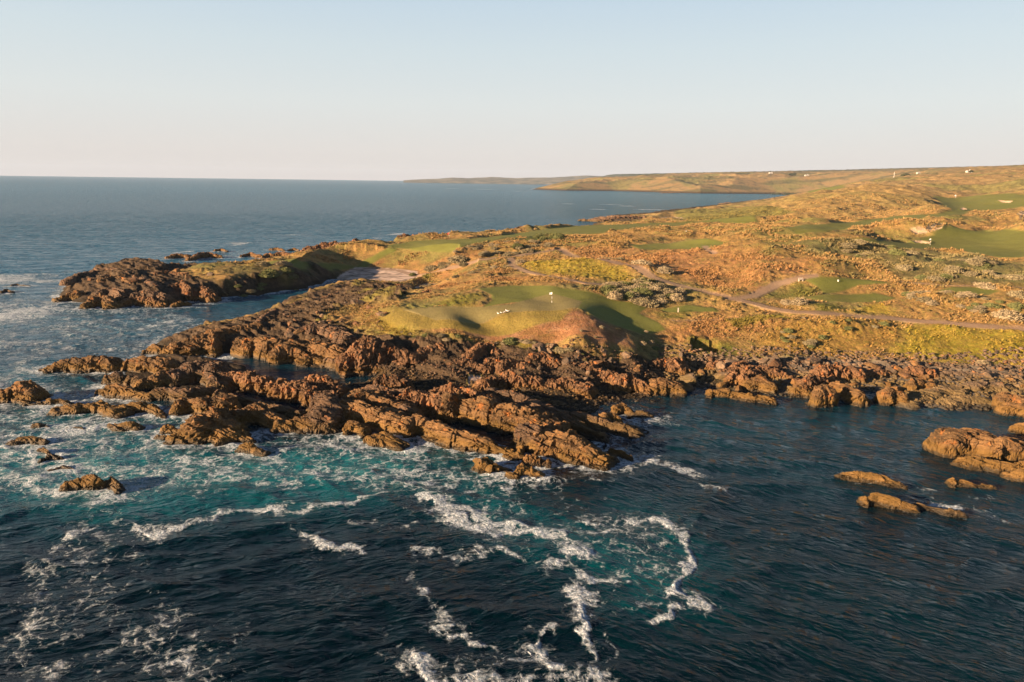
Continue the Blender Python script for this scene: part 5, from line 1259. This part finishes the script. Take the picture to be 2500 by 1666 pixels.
# bench-like shelter, posts and tee markers
def post(Z, a, b, h, w, label, mat):
    (u, v), = Z((a, b)); x, y = hit(u, v); z = gz(x, y)
    return tag(poly_obj('marker_post', *join([boxm(x, y, z + h / 2, w, w, h), boxm(x, y, z + h + .03, w * 1.25, w * 1.25, .06)]), mat), label, 'post', 'marker posts')
post(ZC, 145, 1003, .9, .2, 'pale wooden marker post by the small green at left of the track', M_PALE)
post(ZC, 1162, 836, .4, .2, 'small white tee marker on the upper tee lawn', M_WHITE)
post(ZB, 2288, 492, 1.2, .8, 'white marker in the shaded dune hollow', M_WHITE)
(u, v), = ZC((925, 826)); x, y = hit(u, v); z = gz(x, y)
bn = tag(empty('bench', (x, y, z), .1), 'pale bench at the left end of the upper tee lawn', 'bench')
poly_obj('seat', *boxm(0, 0, .45, 1.2, .4, .07), M_PALE, bn); poly_obj('backrest', *boxm(0, .22, .72, 1.2, .05, .3), M_PALE, bn)
for sx in (-.5, .5): poly_obj('leg', *boxm(sx, 0, .2, .08, .36, .42), M_PALE, bn)

# distant houses, trees, mast
def house(u, v, D, w, d, h, rz, label, wing=False):
    x, y, z = atD(u, v, D); z = gz(x, y) - .3
    o = tag(empty('farm_house', (x, y, z), rz), label, 'house', 'distant houses')
    poly_obj('wall', *boxm(0, 0, h / 2, w, d, h), M_WALL, o)
    def roof(cx, w, d, h, rh):
        v_ = [(cx - w / 2 - .4, -d / 2 - .5, h), (cx + w / 2 + .4, -d / 2 - .5, h), (cx + w / 2 + .4, d / 2 + .5, h), (cx - w / 2 - .4, d / 2 + .5, h), (cx - w / 2 + 1, 0, h + rh), (cx + w / 2 - 1, 0, h + rh)]
        return np.array(v_), np.array([(0, 1, 5, 4), (2, 3, 4, 5), (1, 2, 5, 5), (3, 0, 4, 4), (3, 2, 1, 0)])
    rf = poly_obj('roof', *roof(0, w, d, h + .01, d * .28), M_ROOF, o)
    poly_obj('chimney', *boxm(w * .2, 0, h + d * .25, .9, .9, 2.2), M_WHITE, rf)
    for k in range(3):
        cx = (-.32 + .3 * k) * w
        wn = poly_obj('window' if k != 1 else 'door', *boxm(cx, -d / 2 - .03, h * .5 if k != 1 else h * .38, w * .12, .08, h * .4 if k != 1 else h * .75), M_DARK, o)
    return o
house(2020, 440, 2150, 26, 10, 5, .1, 'long white farmhouse beside the two dark trees')
house(2004, 441, 2130, 12, 8, 4.5, -.1, 'small white outbuilding left of the long farmhouse')
house(2365, 421, 1560, 9, 6, 3, .05, 'white hut on the crest of the right dunes')
house(2306, 420, 2300, 12, 8, 4, 0, 'tiny white house left of the hut on the skyline')
house(2242, 421, 2600, 9, 7, 5, .1, 'small pale house far out near the skyline wood')
house(1970, 430, 2900, 16, 9, 4, 0, 'pale house among the far hedges left of the farmhouse')
house(1881, 430, 3100, 14, 9, 5, 0, 'tiny white house on the far moor')

def tree(u, v, D, hgt, rad, label, grp, seed, fl=.75):
    x, y, _ = atD(u, v, D); z = gz(x, y) - .3
    o = tag(empty('tree', (x, y, z)), label, 'tree', grp)
    rs = np.random.default_rng(seed)
    parts = [tube((0, 0, 0), (.3, 0, hgt * .55), hgt * .05, hgt * .03)]
    for k in range(5):
        a = k * 1.3 + seed; parts.append(tube((.2, 0, hgt * .4), (math.cos(a) * rad * .6, math.sin(a) * rad * .6, hgt * (.6 + .06 * k)), hgt * .022, hgt * .008, 6))
    poly_obj('trunk', *join(parts), M_BARK, o)
    vs, fs, n = [], [], 0
    for k in range(9):
        a = rs.uniform(0, 6.28); rr = rad * rs.uniform(0, .65)
        v_, f2 = leafy(seed * 10 + k, 260, .22, .35, .8)
        s = rad * rs.uniform(.35, .6)
        vs.append(v_ * (s, s, s * .8) + (math.cos(a) * rr, math.sin(a) * rr, hgt * (.55 + .3 * rs.random()))); fs.append(f2 + n); n += len(v_)
    c_ = mesh_obj('crown', np.vstack(vs), np.vstack(fs), M_LEAF, parent=o, smooth=False)
    return o
tree(2012, 438, 2200, 19, 13, 'large dark round tree behind the farmhouse', 'trees by the farmhouse', 1)
tree(2046, 437, 2180, 15, 11, 'dark wind-swept tree right of the farmhouse', 'trees by the farmhouse', 2)
for k, (u, v, D, hh, rr) in enumerate([(1905, 436, 2500, 9, 14), (1925, 437, 2450, 9, 16), (1945, 437, 2400, 8, 15), (1965, 436, 2500, 10, 16), (1985, 438, 2350, 10, 14), (2065, 436, 2250, 8, 14), (2080, 435, 2300, 7, 12), (1890, 438, 2500, 7, 12), (1932, 431, 2900, 9, 14), (2205, 436, 1750, 5, 10), (2212, 437, 1740, 5, 9), (2368, 428, 1500, 5, 5)]):
    tree(u, v, D, hh, rr, ['low dark hedge tree in the belt left of the farmhouse', 'squat dark bush tree alone on the moor'][k >= 9], ['hedge trees left of the farmhouse', 'squat trees on the moor'][k >= 9], 20 + k)
x, y, _ = atD(2184, 420, 2400); z = gz(x, y)
mo = tag(empty('radio_mast', (x, y, z)), 'thin pale mast standing on the skyline moor', 'mast')
poly_obj('pole', *tube((0, 0, 0), (0, 0, 26), .5, .25, 8), M_WHITE, mo); poly_obj('crossbar', *boxm(0, 0, 21, 4, .4, .4), M_WHITE, mo)

# ------------------------------------------------------------------ sea
NWA, NWR = 1150, 1350
azw = np.radians(np.linspace(-50, 50, NWA)); dw = np.exp(np.linspace(math.log(26), math.log(12500), NWR))
DD, AA = np.meshgrid(dw, azw, indexing='ij'); X = (DD * np.sin(AA)).ravel(); Y = (DD * np.cos(AA)).ravel(); Dw = DD.ravel()
def wave(x, y, ang, lam, amp, seed):
    a = R(ang); c = x * math.cos(a) + y * math.sin(a)
    ph = c / lam + .8 * fbm2(x / (lam * 3), y / (lam * 3), 2, seed)
    return amp * (1 - 2 * np.abs(np.sin(math.pi * ph)) ** .8) * (.5 + .8 * np.clip(noise2(x / (lam * 4), y / (lam * 4), seed + 1) + .4, 0, 1))
fadeW = sst(900, 250, Dw); calm = 1 - .55 * sst(10, 45, X) * sst(70, 90, Y)
Zw = wave(X, Y, 108, 9.5, .16, 501) * calm + wave(X, Y, 75, 5.2, .10, 511) * sst(400, 150, Dw) + wave(X, Y, 118, 3.1, .055, 521) * sst(250, 100, Dw) + .10 * fbm2(X / 2.2, Y / 2.2, 3, 531) * sst(300, 120, Dw)
Zw *= fadeW

foam = np.zeros(len(X)); teal = np.zeros(len(X))
wobx = X + 1.6 * fbm2(X / 3.2, Y / 3.2, 3, 541); woby = Y + 1.6 * fbm2(X / 3.2, Y / 3.2, 3, 547)
FMOD = .93 + .42 * fbm2(X / 2.2, Y / 2.2, 4, 543) + .22 * fbm2(X / 9, Y / 9, 3, 544)
def Y_CUT(l): return l[0][1] < 110
def fl(pts, w, k, soft=1.0):
    global foam
    line = [at(p[0], p[1])[:2] for p in pts]
    if len(line) == 1: line = line * 2
    w *= 1.3 if Y_CUT(line) else 1.45
    d = boxed(ldist, wobx, woby, line, w * 3.6, 99.)
    foam = np.maximum(foam, np.maximum(k * .93 * np.exp(-(d / w) ** 2), .56 * k * np.exp(-(d / (2.1 * w)) ** 2)) * FMOD)
fl(ZG((530,300),(700,370),(850,430),(1000,500),(1250,540),(1400,590),(1500,650),(1600,700)), 1.35, 1.05)
fl(ZG((600,400),(760,480),(900,520),(1020,540)), .9, 1.0)
fl(ZG((1600,700),(1750,750),(1850,820)), 1.0, .75)
fl(ZG((880,420),(980,330),(1000,290)), .5, .8)
fl(ZG((0,475),(100,470),(220,505),(330,500),(450,470)), .7, .72)
fl(ZG((0,350),(80,340),(160,320),(250,290)), .8, .75)
fl(ZG((470,40),(520,200),(650,230),(720,220)), .8, .72)
fl(ZG((490,685),(620,690),(750,710),(900,690),(1060,670),(1200,720),(1330,760),(1450,770),(1600,840),(1830,900)), .85, .85)
fl(ZG((680,760),(760,740)), .9, .6)
fl(ZG((1570,460),(1620,465)), .8, 1.0); fl(ZG((1640,470),(1780,490),(1900,480)), .35, .8); fl(ZG((1920,480),(2030,450),(2120,490),(2220,505)), .75, 1.0)
fl(ZG((2190,510),(2230,600),(2290,690),(2280,780),(2230,880),(2240,960),(2320,1020)), .55, .95); fl(ZG((2260,960),(2330,1000),(2350,1040)), .9, 1.05)
fl(ZG((2340,1030),(2200,1080),(2120,1110),(2040,1140)), .55, .95); fl(ZG((2080,1030),(1900,1040)), .5, .6)
fl(ZG((1660,545),(1780,520)), .6, .8); fl(ZG((1900,680),(2050,620),(2200,590)), .8, .55)
fl(ZG((1530,930),(1600,980),(1620,1050),(1600,1100)), .9, 1.05); fl(ZG((1560,1120),(1560,1200),(1640,1290),(1650,1400),(1600,1500),(1640,1600)), .5, .95)
fl(ZG((1700,1100),(1760,1180),(1810,1290),(1790,1410)), .3, .7)
fl(ZG((1370,1170),(1290,1230),(1220,1310),(1180,1370)), .5, .95); fl(ZG((1200,1340),(1350,1430),(1500,1480),(1650,1500),(1750,1570)), 1.0, 1.05)
fl(ZG((1400,1560),(1600,1560),(1500,1640)), 1.6, 1.0); fl(ZG((1520,1640),(1700,1650)), 1.5, .95)
fl(ZG((420,1400),(500,1450),(560,1500),(640,1560),(800,1560),(1000,1580),(1200,1560)), .75, .92); fl(ZG((780,1270),(900,1340),(1080,1390),(1230,1400)), .45, .8)
fl(ZG((430,820),(450,950),(580,1030),(630,1130),(760,1230)), .8, .76)
fl(ZG((240,1320),(300,1370),(350,1460),(360,1540)), .8, .6); fl(ZG((1100,1500),(900,1450),(750,1440)), 1.2, .62)
fl(ZD((380,1370),(450,1310),(560,1270),(680,1245),(800,1265),(950,1300),(1080,1290),(1230,1245)), .75, .88)
fl(ZD((1240,1225),(1400,1190),(1500,1160),(1650,1150),(1800,1160),(1950,1150),(2100,1120),(2250,1110),(2350,1085)), .75, .95)
fl(ZD((1780,1250),(1920,1300)), .4, .65); fl(ZD((1920,1310),(2050,1365),(2150,1400),(2330,1415)), .75, .88)
fl(ZH((470,520),(400,700),(250,880),(200,1000),(230,1200),(200,1400),(150,1560)), 2.6, .62); fl(ZH((250,900),(220,960)), 1.0, .75)  # lower left: foam specks, partly painted wave glints
fl(ZH((650,560),(650,700)), 1.4, .62); fl(ZH((880,1250),(1100,1280),(1250,1400),(1200,1560),(1450,1600)), 2.1, .64); fl(ZH((1250,1350),(1300,1450)), 1.0, .76); fl(ZH((700,900),(1000,1020),(1250,1120)), 1.5, .56); fl(ZH((350,1450),(300,1600)), 1.4, .6)
fl(ZH((1480,1150),(1650,1180)), .8, .5)
# wash around the rocks on the left
for (a, b, w, k) in ((700,720,2.5,.80),(950,740,2.2,.62),(1200,750,2.5,.62),(1000,780,1.2,.75),(1100,790,1.2,.72),(1650,800,2.2,.78),(1700,840,1.5,.75),(2150,770,1.4,.9),(2280,900,2.0,.74),(2000,780,2,.5),(1380,870,2.2,.6),(1200,890,2.2,.58),
                     (820,880,3.2,.74),(650,900,2.2,.85),(870,1010,1.6,.85),(400,1010,2.4,.68),(250,960,2.6,.66),(100,1000,2.2,.62),(500,860,2.6,.60),(700,800,3,.58),(420,800,2.5,.55),(150,900,2.5,.6),(50,800,2.2,.62),(1900,950,2.5,.62),(1700,990,1.8,.82),(1850,1000,1.2,.9),(1600,980,1.5,.72),(1400,1040,2,.62),(1250,1050,1.5,.62),(2100,700,1.8,.72),(1700,700,1.6,.8),(1600,620,1.8,.75),(250,520,2.5,.72),(50,500,3.0,.7),(600,560,2.5,.62),(350,600,2.5,.62),(950,600,2.5,.6),(550,380,2.5,.66),(700,460,1.8,.62),(980,390,1.0,.8),(300,300,2.,.62),(500,300,2.,.66),(40,590,2.5,.6),(1320,190,1.0,.6),(0,330,2.5,.95),(20,350,2.,.9)):
    fl(ZD((a, b)), w, k)
for (a, b, w, k) in ((60,775,3.5,.95),(160,765,3.,.9),(250,800,3.5,.85),(100,800,3,.7),(340,770,3.5,.75),(430,740,3.5,.7),(220,985,4.0,1.0),(280,965,2.5,.9),(20,1040,4.0,.95),(80,1000,4,.75),(390,990,1.5,.85),(480,910,2.5,.8),(350,850,3,.75),(850,935,2.5,.7),(1270,970,1.5,.8),(770,1045,2.5,.75),(130,1240,2.2,.7),(440,1220,1.8,.85),(500,1200,1.8,.7),(1300,1115,1.8,1.0),(1210,1135,1.8,.9),(600,770,3,.6)):
    fl(ZA((a, b)), w, k)
fl(ZA((740,1150),(850,1110),(950,1090),(1050,1050),(1200,1020)), 1.5, .68); fl(ZA((960,1085),(1100,1050)), 1.2, .85)
fl(ZA((300,1090),(500,1100)), 2.5, .55); fl(ZA((620,1080),(700,1060)), 2., .6)
fl(ZA((1150,615),(1200,612)), 2.5, .9); fl(ZA((1000,640),(1060,650)), 2.5, .75); fl(ZA((1370,610),(1450,612)), 3, .85); fl(ZA((1500,572),(1580,556)), 2.5, .9); fl(ZA((1850,507),(1890,507)), 3.2, 1.0)
fl(ZA((1650,600),(1900,600)), 5, .62); fl(ZA((1450,640),(1600,600)), 5, .62); fl(ZA((200,430),(900,455),(1600,462),(2300,480)), 5, .42)
fl(ZB((410,505),(470,498)), 4, 1.0); fl(ZB((330,530),(300,525)), 3, .8)
for (a, b, w, k, e) in ((790,210,18,.9,20),(990,215,22,1.0,20),(1050,215,18,.7,15),(1215,227,14,.9,10),(1530,308,9,.95,14),(1800,312,10,.9,40),(1905,322,10,1.0,14),(1725,343,9,.95,16),(2060,345,9,1.0,50),(1900,240,14,.8,30),(2030,248,14,.7,20),(1800,425,4,.8,20),(1920,428,4,.9,20),(1460,472,5,.6,30),(2300,300,8,.6,30)):
    fl(ZB((a - e, b), (a + e, b + 1)), w, k)
fl(ZF((0,985),(80,1000),(150,1030),(270,1062)), .9, .85); fl(ZF((300,1130),(400,1150),(500,1188)), .6, .85); fl(ZF((1740,1262),(1800,1260),(1900,1290),(1990,1300)), .9, .95); fl(ZF((1990,1300),(2100,1310),(2200,1345)), .9, .65)
fl(ZF((2060,1225),(2160,1212)), .8, .62); fl(ZF((1650,1150),(1800,1162)), .8, .7); fl(ZF((1330,1100),(1420,1115)), .5, .85); fl(ZF((1600,1120),(1800,1250)), 1.5, .5); fl(ZF((1840,870),(1835,960),(1960,990)), .25, .5)
fl(ZE((700,800),(830,820),(900,860)), 1.2, .8); fl(ZE((300,750),(240,770)), 1., .85); fl(ZE((900,840),(1230,890),(1450,930)), .9, .68); fl(ZE((600,790),(680,800)), .8, .9); fl(ZE((280,890),(450,910)), 1.0, .95); fl(ZE((780,930),(850,960),(900,1010)), 1.4, .66); fl(ZE((1480,960),(1900,985),(2000,990)), .8, .72); fl(ZE((880,1110),(950,1130),(1050,1130)), .9, .85); fl(ZE((1000,1000),(1150,1060)), 1.6, .56)
fl(ZE((2280,940),(2352,940)), .8, .85); fl(ZE((1650,1000),(1400,1080)), 1.0, .5); fl(ZE((1320,760),(1480,800)), .6, .6); fl(ZE((1900,1150),(2200,1250)), 1.5, .42)
for (a, b, w, k) in ((10,780,9,1.05),(90,800,8,1.0),(40,1020,10,1.05),(200,985,8,1.1),(330,800,5,.95),(380,900,3,1.05),(600,962,2.5,1.0),(1500,560,5,1.0),(1130,622,3,1.0),(30,790,6,.9),(120,810,5,.8),(200,760,4,.9),(300,760,4,.75),(60,960,6,.85),(170,1000,5,.95),(260,990,4,.85),(120,1060,6,.75),(380,940,2.5,.9),(470,935,2,.85),(700,950,2,.85),(1000,965,2,.8),(600,1000,4,.6),(900,1040,5,.62),(400,1100,5,.66),(250,1180,4,.62),(700,1200,4,.6)):
    fl(ZA((a, b)), w, k)
# broad lace of wash off the shelf
for q, k in (([(-60,930),(60,880),(250,960),(450,1040),(650,1060),(850,1060),(1050,1110),(1180,1150),(1100,1210),(900,1190),(650,1180),(350,1200),(100,1240),(-80,1200)], .61), ([(-60,690),(150,740),(420,750),(520,790),(350,860),(150,860),(60,900),(-60,900)], .56), ([(900,1130),(1200,1180),(1650,1260),(1680,1400),(1500,1500),(1250,1350),(1000,1250)], .50), ([(60,1300),(300,1230),(450,1300),(300,1420),(600,1560),(500,1700),(100,1700),(30,1450)], .47)):
    d = boxed(sdist, wobx, woby, [at(*p_)[:2] for p_ in q], 10, -99.)
    foam = np.maximum(foam, k * sst(-5, 3, d) * (FMOD + .22 * fbm2(X / 7, Y / 7, 3, 545)))
# rock contact foam
for Pw, wf, zm in ROCKS:
    D0 = math.hypot(Pw[:, 0].mean(), Pw[:, 1].mean())
    left = Pw[:, 0].mean() < (22 if D0 < 100 else -8)
    k = .92 if left else .42
    L_ = [(p[0], p[1]) for p in Pw]
    d = boxed(ldist, wobx, woby, L_, 12, 99.)
    foam = np.maximum(foam, k * np.exp(-((np.maximum(d - wf * .6, 0)) / (1.7 if left else .8)) ** 2) * FMOD)
    if left: foam = np.maximum(foam, .66 * np.exp(-((np.maximum(d - wf, 0)) / 4.2) ** 2) * FMOD)
sdw = boxed(sdist, X, Y, coast, 1e9, 0.)
sc_ = np.clip(Dw / 180, .6, 8)
expo = sst(30, 10, X * 140 / np.maximum(Dw, 1)) * .9 + .1
foam = np.maximum(foam, (.62 * expo + .12) * np.exp(-(np.maximum(-sdw - .5, 0) / (2.6 * sc_)) ** 2) * (1 + .4 * fbm2(X / 11, Y / 11, 3, 551)))
foam = foam + .10 * fbm2(X / 6, Y / 6, 4, 561) * (foam > .15) 
# inlet and pools stay calm
calmz = sst(0, 6, boxed(sdist, X, Y, [at(*p)[:2] for p in ((560,745),(900,665),(950,690),(880,715),(620,785))], 20, -99.))
foam *= 1 - .8 * calmz
inside = sst(0, 2.5, sdw); foam *= 1 - .85 * inside
def tl(pts, w, k):
    global teal
    line = [at(p[0], p[1])[:2] for p in pts]
    if len(line) == 1: line = line * 2
    d = boxed(ldist, wobx, woby, line, w * 3, 999.)
    teal = np.maximum(teal, k * np.exp(-(d / w) ** 2))
tl([(0,1120),(250,1150),(500,1150),(900,1130)], 10, .95); tl([(0,1200),(300,1220),(700,1200),(900,1190)], 6, .72); tl([(1000,1150),(1150,1200),(1350,1300),(1600,1400)], 6, .55); tl([(1050,1120),(1150,1160)], 6, .65)
tl([(100,1020),(400,1080)], 9, .8); tl([(30,900),(150,950)], 8, .5); tl([(0,760),(300,800)], 20, .42); tl([(1550,1250),(1650,1350),(1600,1450)], 5, .42); tl([(1900,1150),(2300,1200),(2450,1220)], 8, .12); tl([(1700,1060),(2100,1030),(2400,1030)], 9, .16); tl([(2000,1450),(2450,1600)], 10, .08)
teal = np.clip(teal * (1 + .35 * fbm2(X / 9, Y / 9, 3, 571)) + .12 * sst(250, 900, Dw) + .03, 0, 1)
teal = np.maximum(teal, .5 * np.clip(foam - .2, 0, 1) * (teal + .35))
Zw = Zw * (1 - .8 * inside) * (1 - .5 * calmz) + np.clip(foam - .5, 0, .6) * .25 * fadeW
V = np.stack([X, Y, Zw], 1); Fq = gridfaces(NWR, NWA)[:, ::-1]
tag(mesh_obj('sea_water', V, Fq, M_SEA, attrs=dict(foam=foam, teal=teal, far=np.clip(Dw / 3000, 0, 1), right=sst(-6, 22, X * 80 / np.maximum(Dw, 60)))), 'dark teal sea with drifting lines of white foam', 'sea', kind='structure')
print('sea')

# ------------------------------------------------------------------ air
hz = mesh_obj('haze', *(lambda b: (b[0], b[1]))(boxm(0, 6200, 98, 26000, 12900, 206)), None, smooth=False)
hm = bpy.data.materials.new('haze_air'); hm.use_nodes = True; nt = hm.node_tree; nt.nodes.clear()
out = nt.nodes.new('ShaderNodeOutputMaterial'); pv = nt.nodes.new('ShaderNodeVolumePrincipled')
pv.inputs['Density'].default_value = 3.2e-5; pv.inputs['Color'].default_value = (.55, .74, 1.0, 1); pv.inputs['Anisotropy'].default_value = .0
nt.links.new(pv.outputs[0], out.inputs['Volume'])
hz.data.materials.clear(); hz.data.materials.append(hm)
tag(hz, 'faint sea air that pales the far shore', 'haze', kind='stuff')

# ------------------------------------------------------------------ light
SUN_EL, TRAVEL = R(12), R(24)       # light travels towards +x, turned 24 deg towards +y
sd_ = Vector((-math.cos(TRAVEL) * math.cos(SUN_EL), -math.sin(TRAVEL) * math.cos(SUN_EL), math.sin(SUN_EL)))
sl = bpy.data.lights.new('sun', 'SUN'); sl.energy = 5.0; sl.angle = R(.6); sl.color = (1.0, .68, .41)
so = bpy.data.objects.new('sun', sl); col.objects.link(so); so.rotation_euler = sd_.to_track_quat('Z', 'Y').to_euler()
w = bpy.data.worlds.new('World'); scene.world = w; w.use_nodes = True; nt = w.node_tree
bg = nt.nodes['Background']; sky = nt.nodes.new('ShaderNodeTexSky'); sky.sky_type = 'NISHITA'; sky.sun_disc = False
sky.sun_elevation = SUN_EL; sky.sun_rotation = math.atan2(sd_.x, sd_.y); sky.altitude = 30; sky.air_density = 1.0; sky.dust_density = 1.6; sky.ozone_density = 2.0
tc = nt.nodes.new('ShaderNodeTexCoord'); sp = nt.nodes.new('ShaderNodeSeparateXYZ'); nt.links.new(tc.outputs['Generated'], sp.inputs[0])
grad = ramp(nt, sp.outputs['Z'], [(0, (1.22, 1.09, 1.06)), (.035, (1.27, 1.19, 1.15)), (.10, (1.24, 1.28, 1.26)), (.17, (1.10, 1.24, 1.29)), (.25, (.90, 1.12, 1.30)), (.40, (.20, .32, .55)), (1, (.04, .08, .19))])
mx = mix(nt, .97, sky.outputs[0], grad)
mx = mix(nt, maprange(nt, sp.outputs['Z'], -.014, -.006), (.02, .05, .08), mx)
nt.links.new(mx, bg.inputs['Color']); bg.inputs['Strength'].default_value = .15

cd = bpy.data.cameras.new('camera'); cd.lens = 24; cd.sensor_width = 36; cd.clip_start = .5; cd.clip_end = 40000
co = bpy.data.objects.new('camera', cd); col.objects.link(co)
co.matrix_world = Matrix(((r_[0], u_[0], -f_[0], 0), (r_[1], u_[1], -f_[1], 0), (r_[2], u_[2], -f_[2], CAMZ), (0, 0, 0, 1)))
scene.camera = co
scene.view_settings.view_transform = 'Standard'; scene.view_settings.look = 'None'; scene.view_settings.exposure = 1.95; scene.view_settings.gamma = 1
scene.cycles.use_denoising = True; scene.cycles.sample_clamp_direct = 5; scene.cycles.sample_clamp_indirect = 2; scene.cycles.volume_bounces = 0; scene.cycles.max_bounces = 5; scene.cycles.volume_max_steps = 32
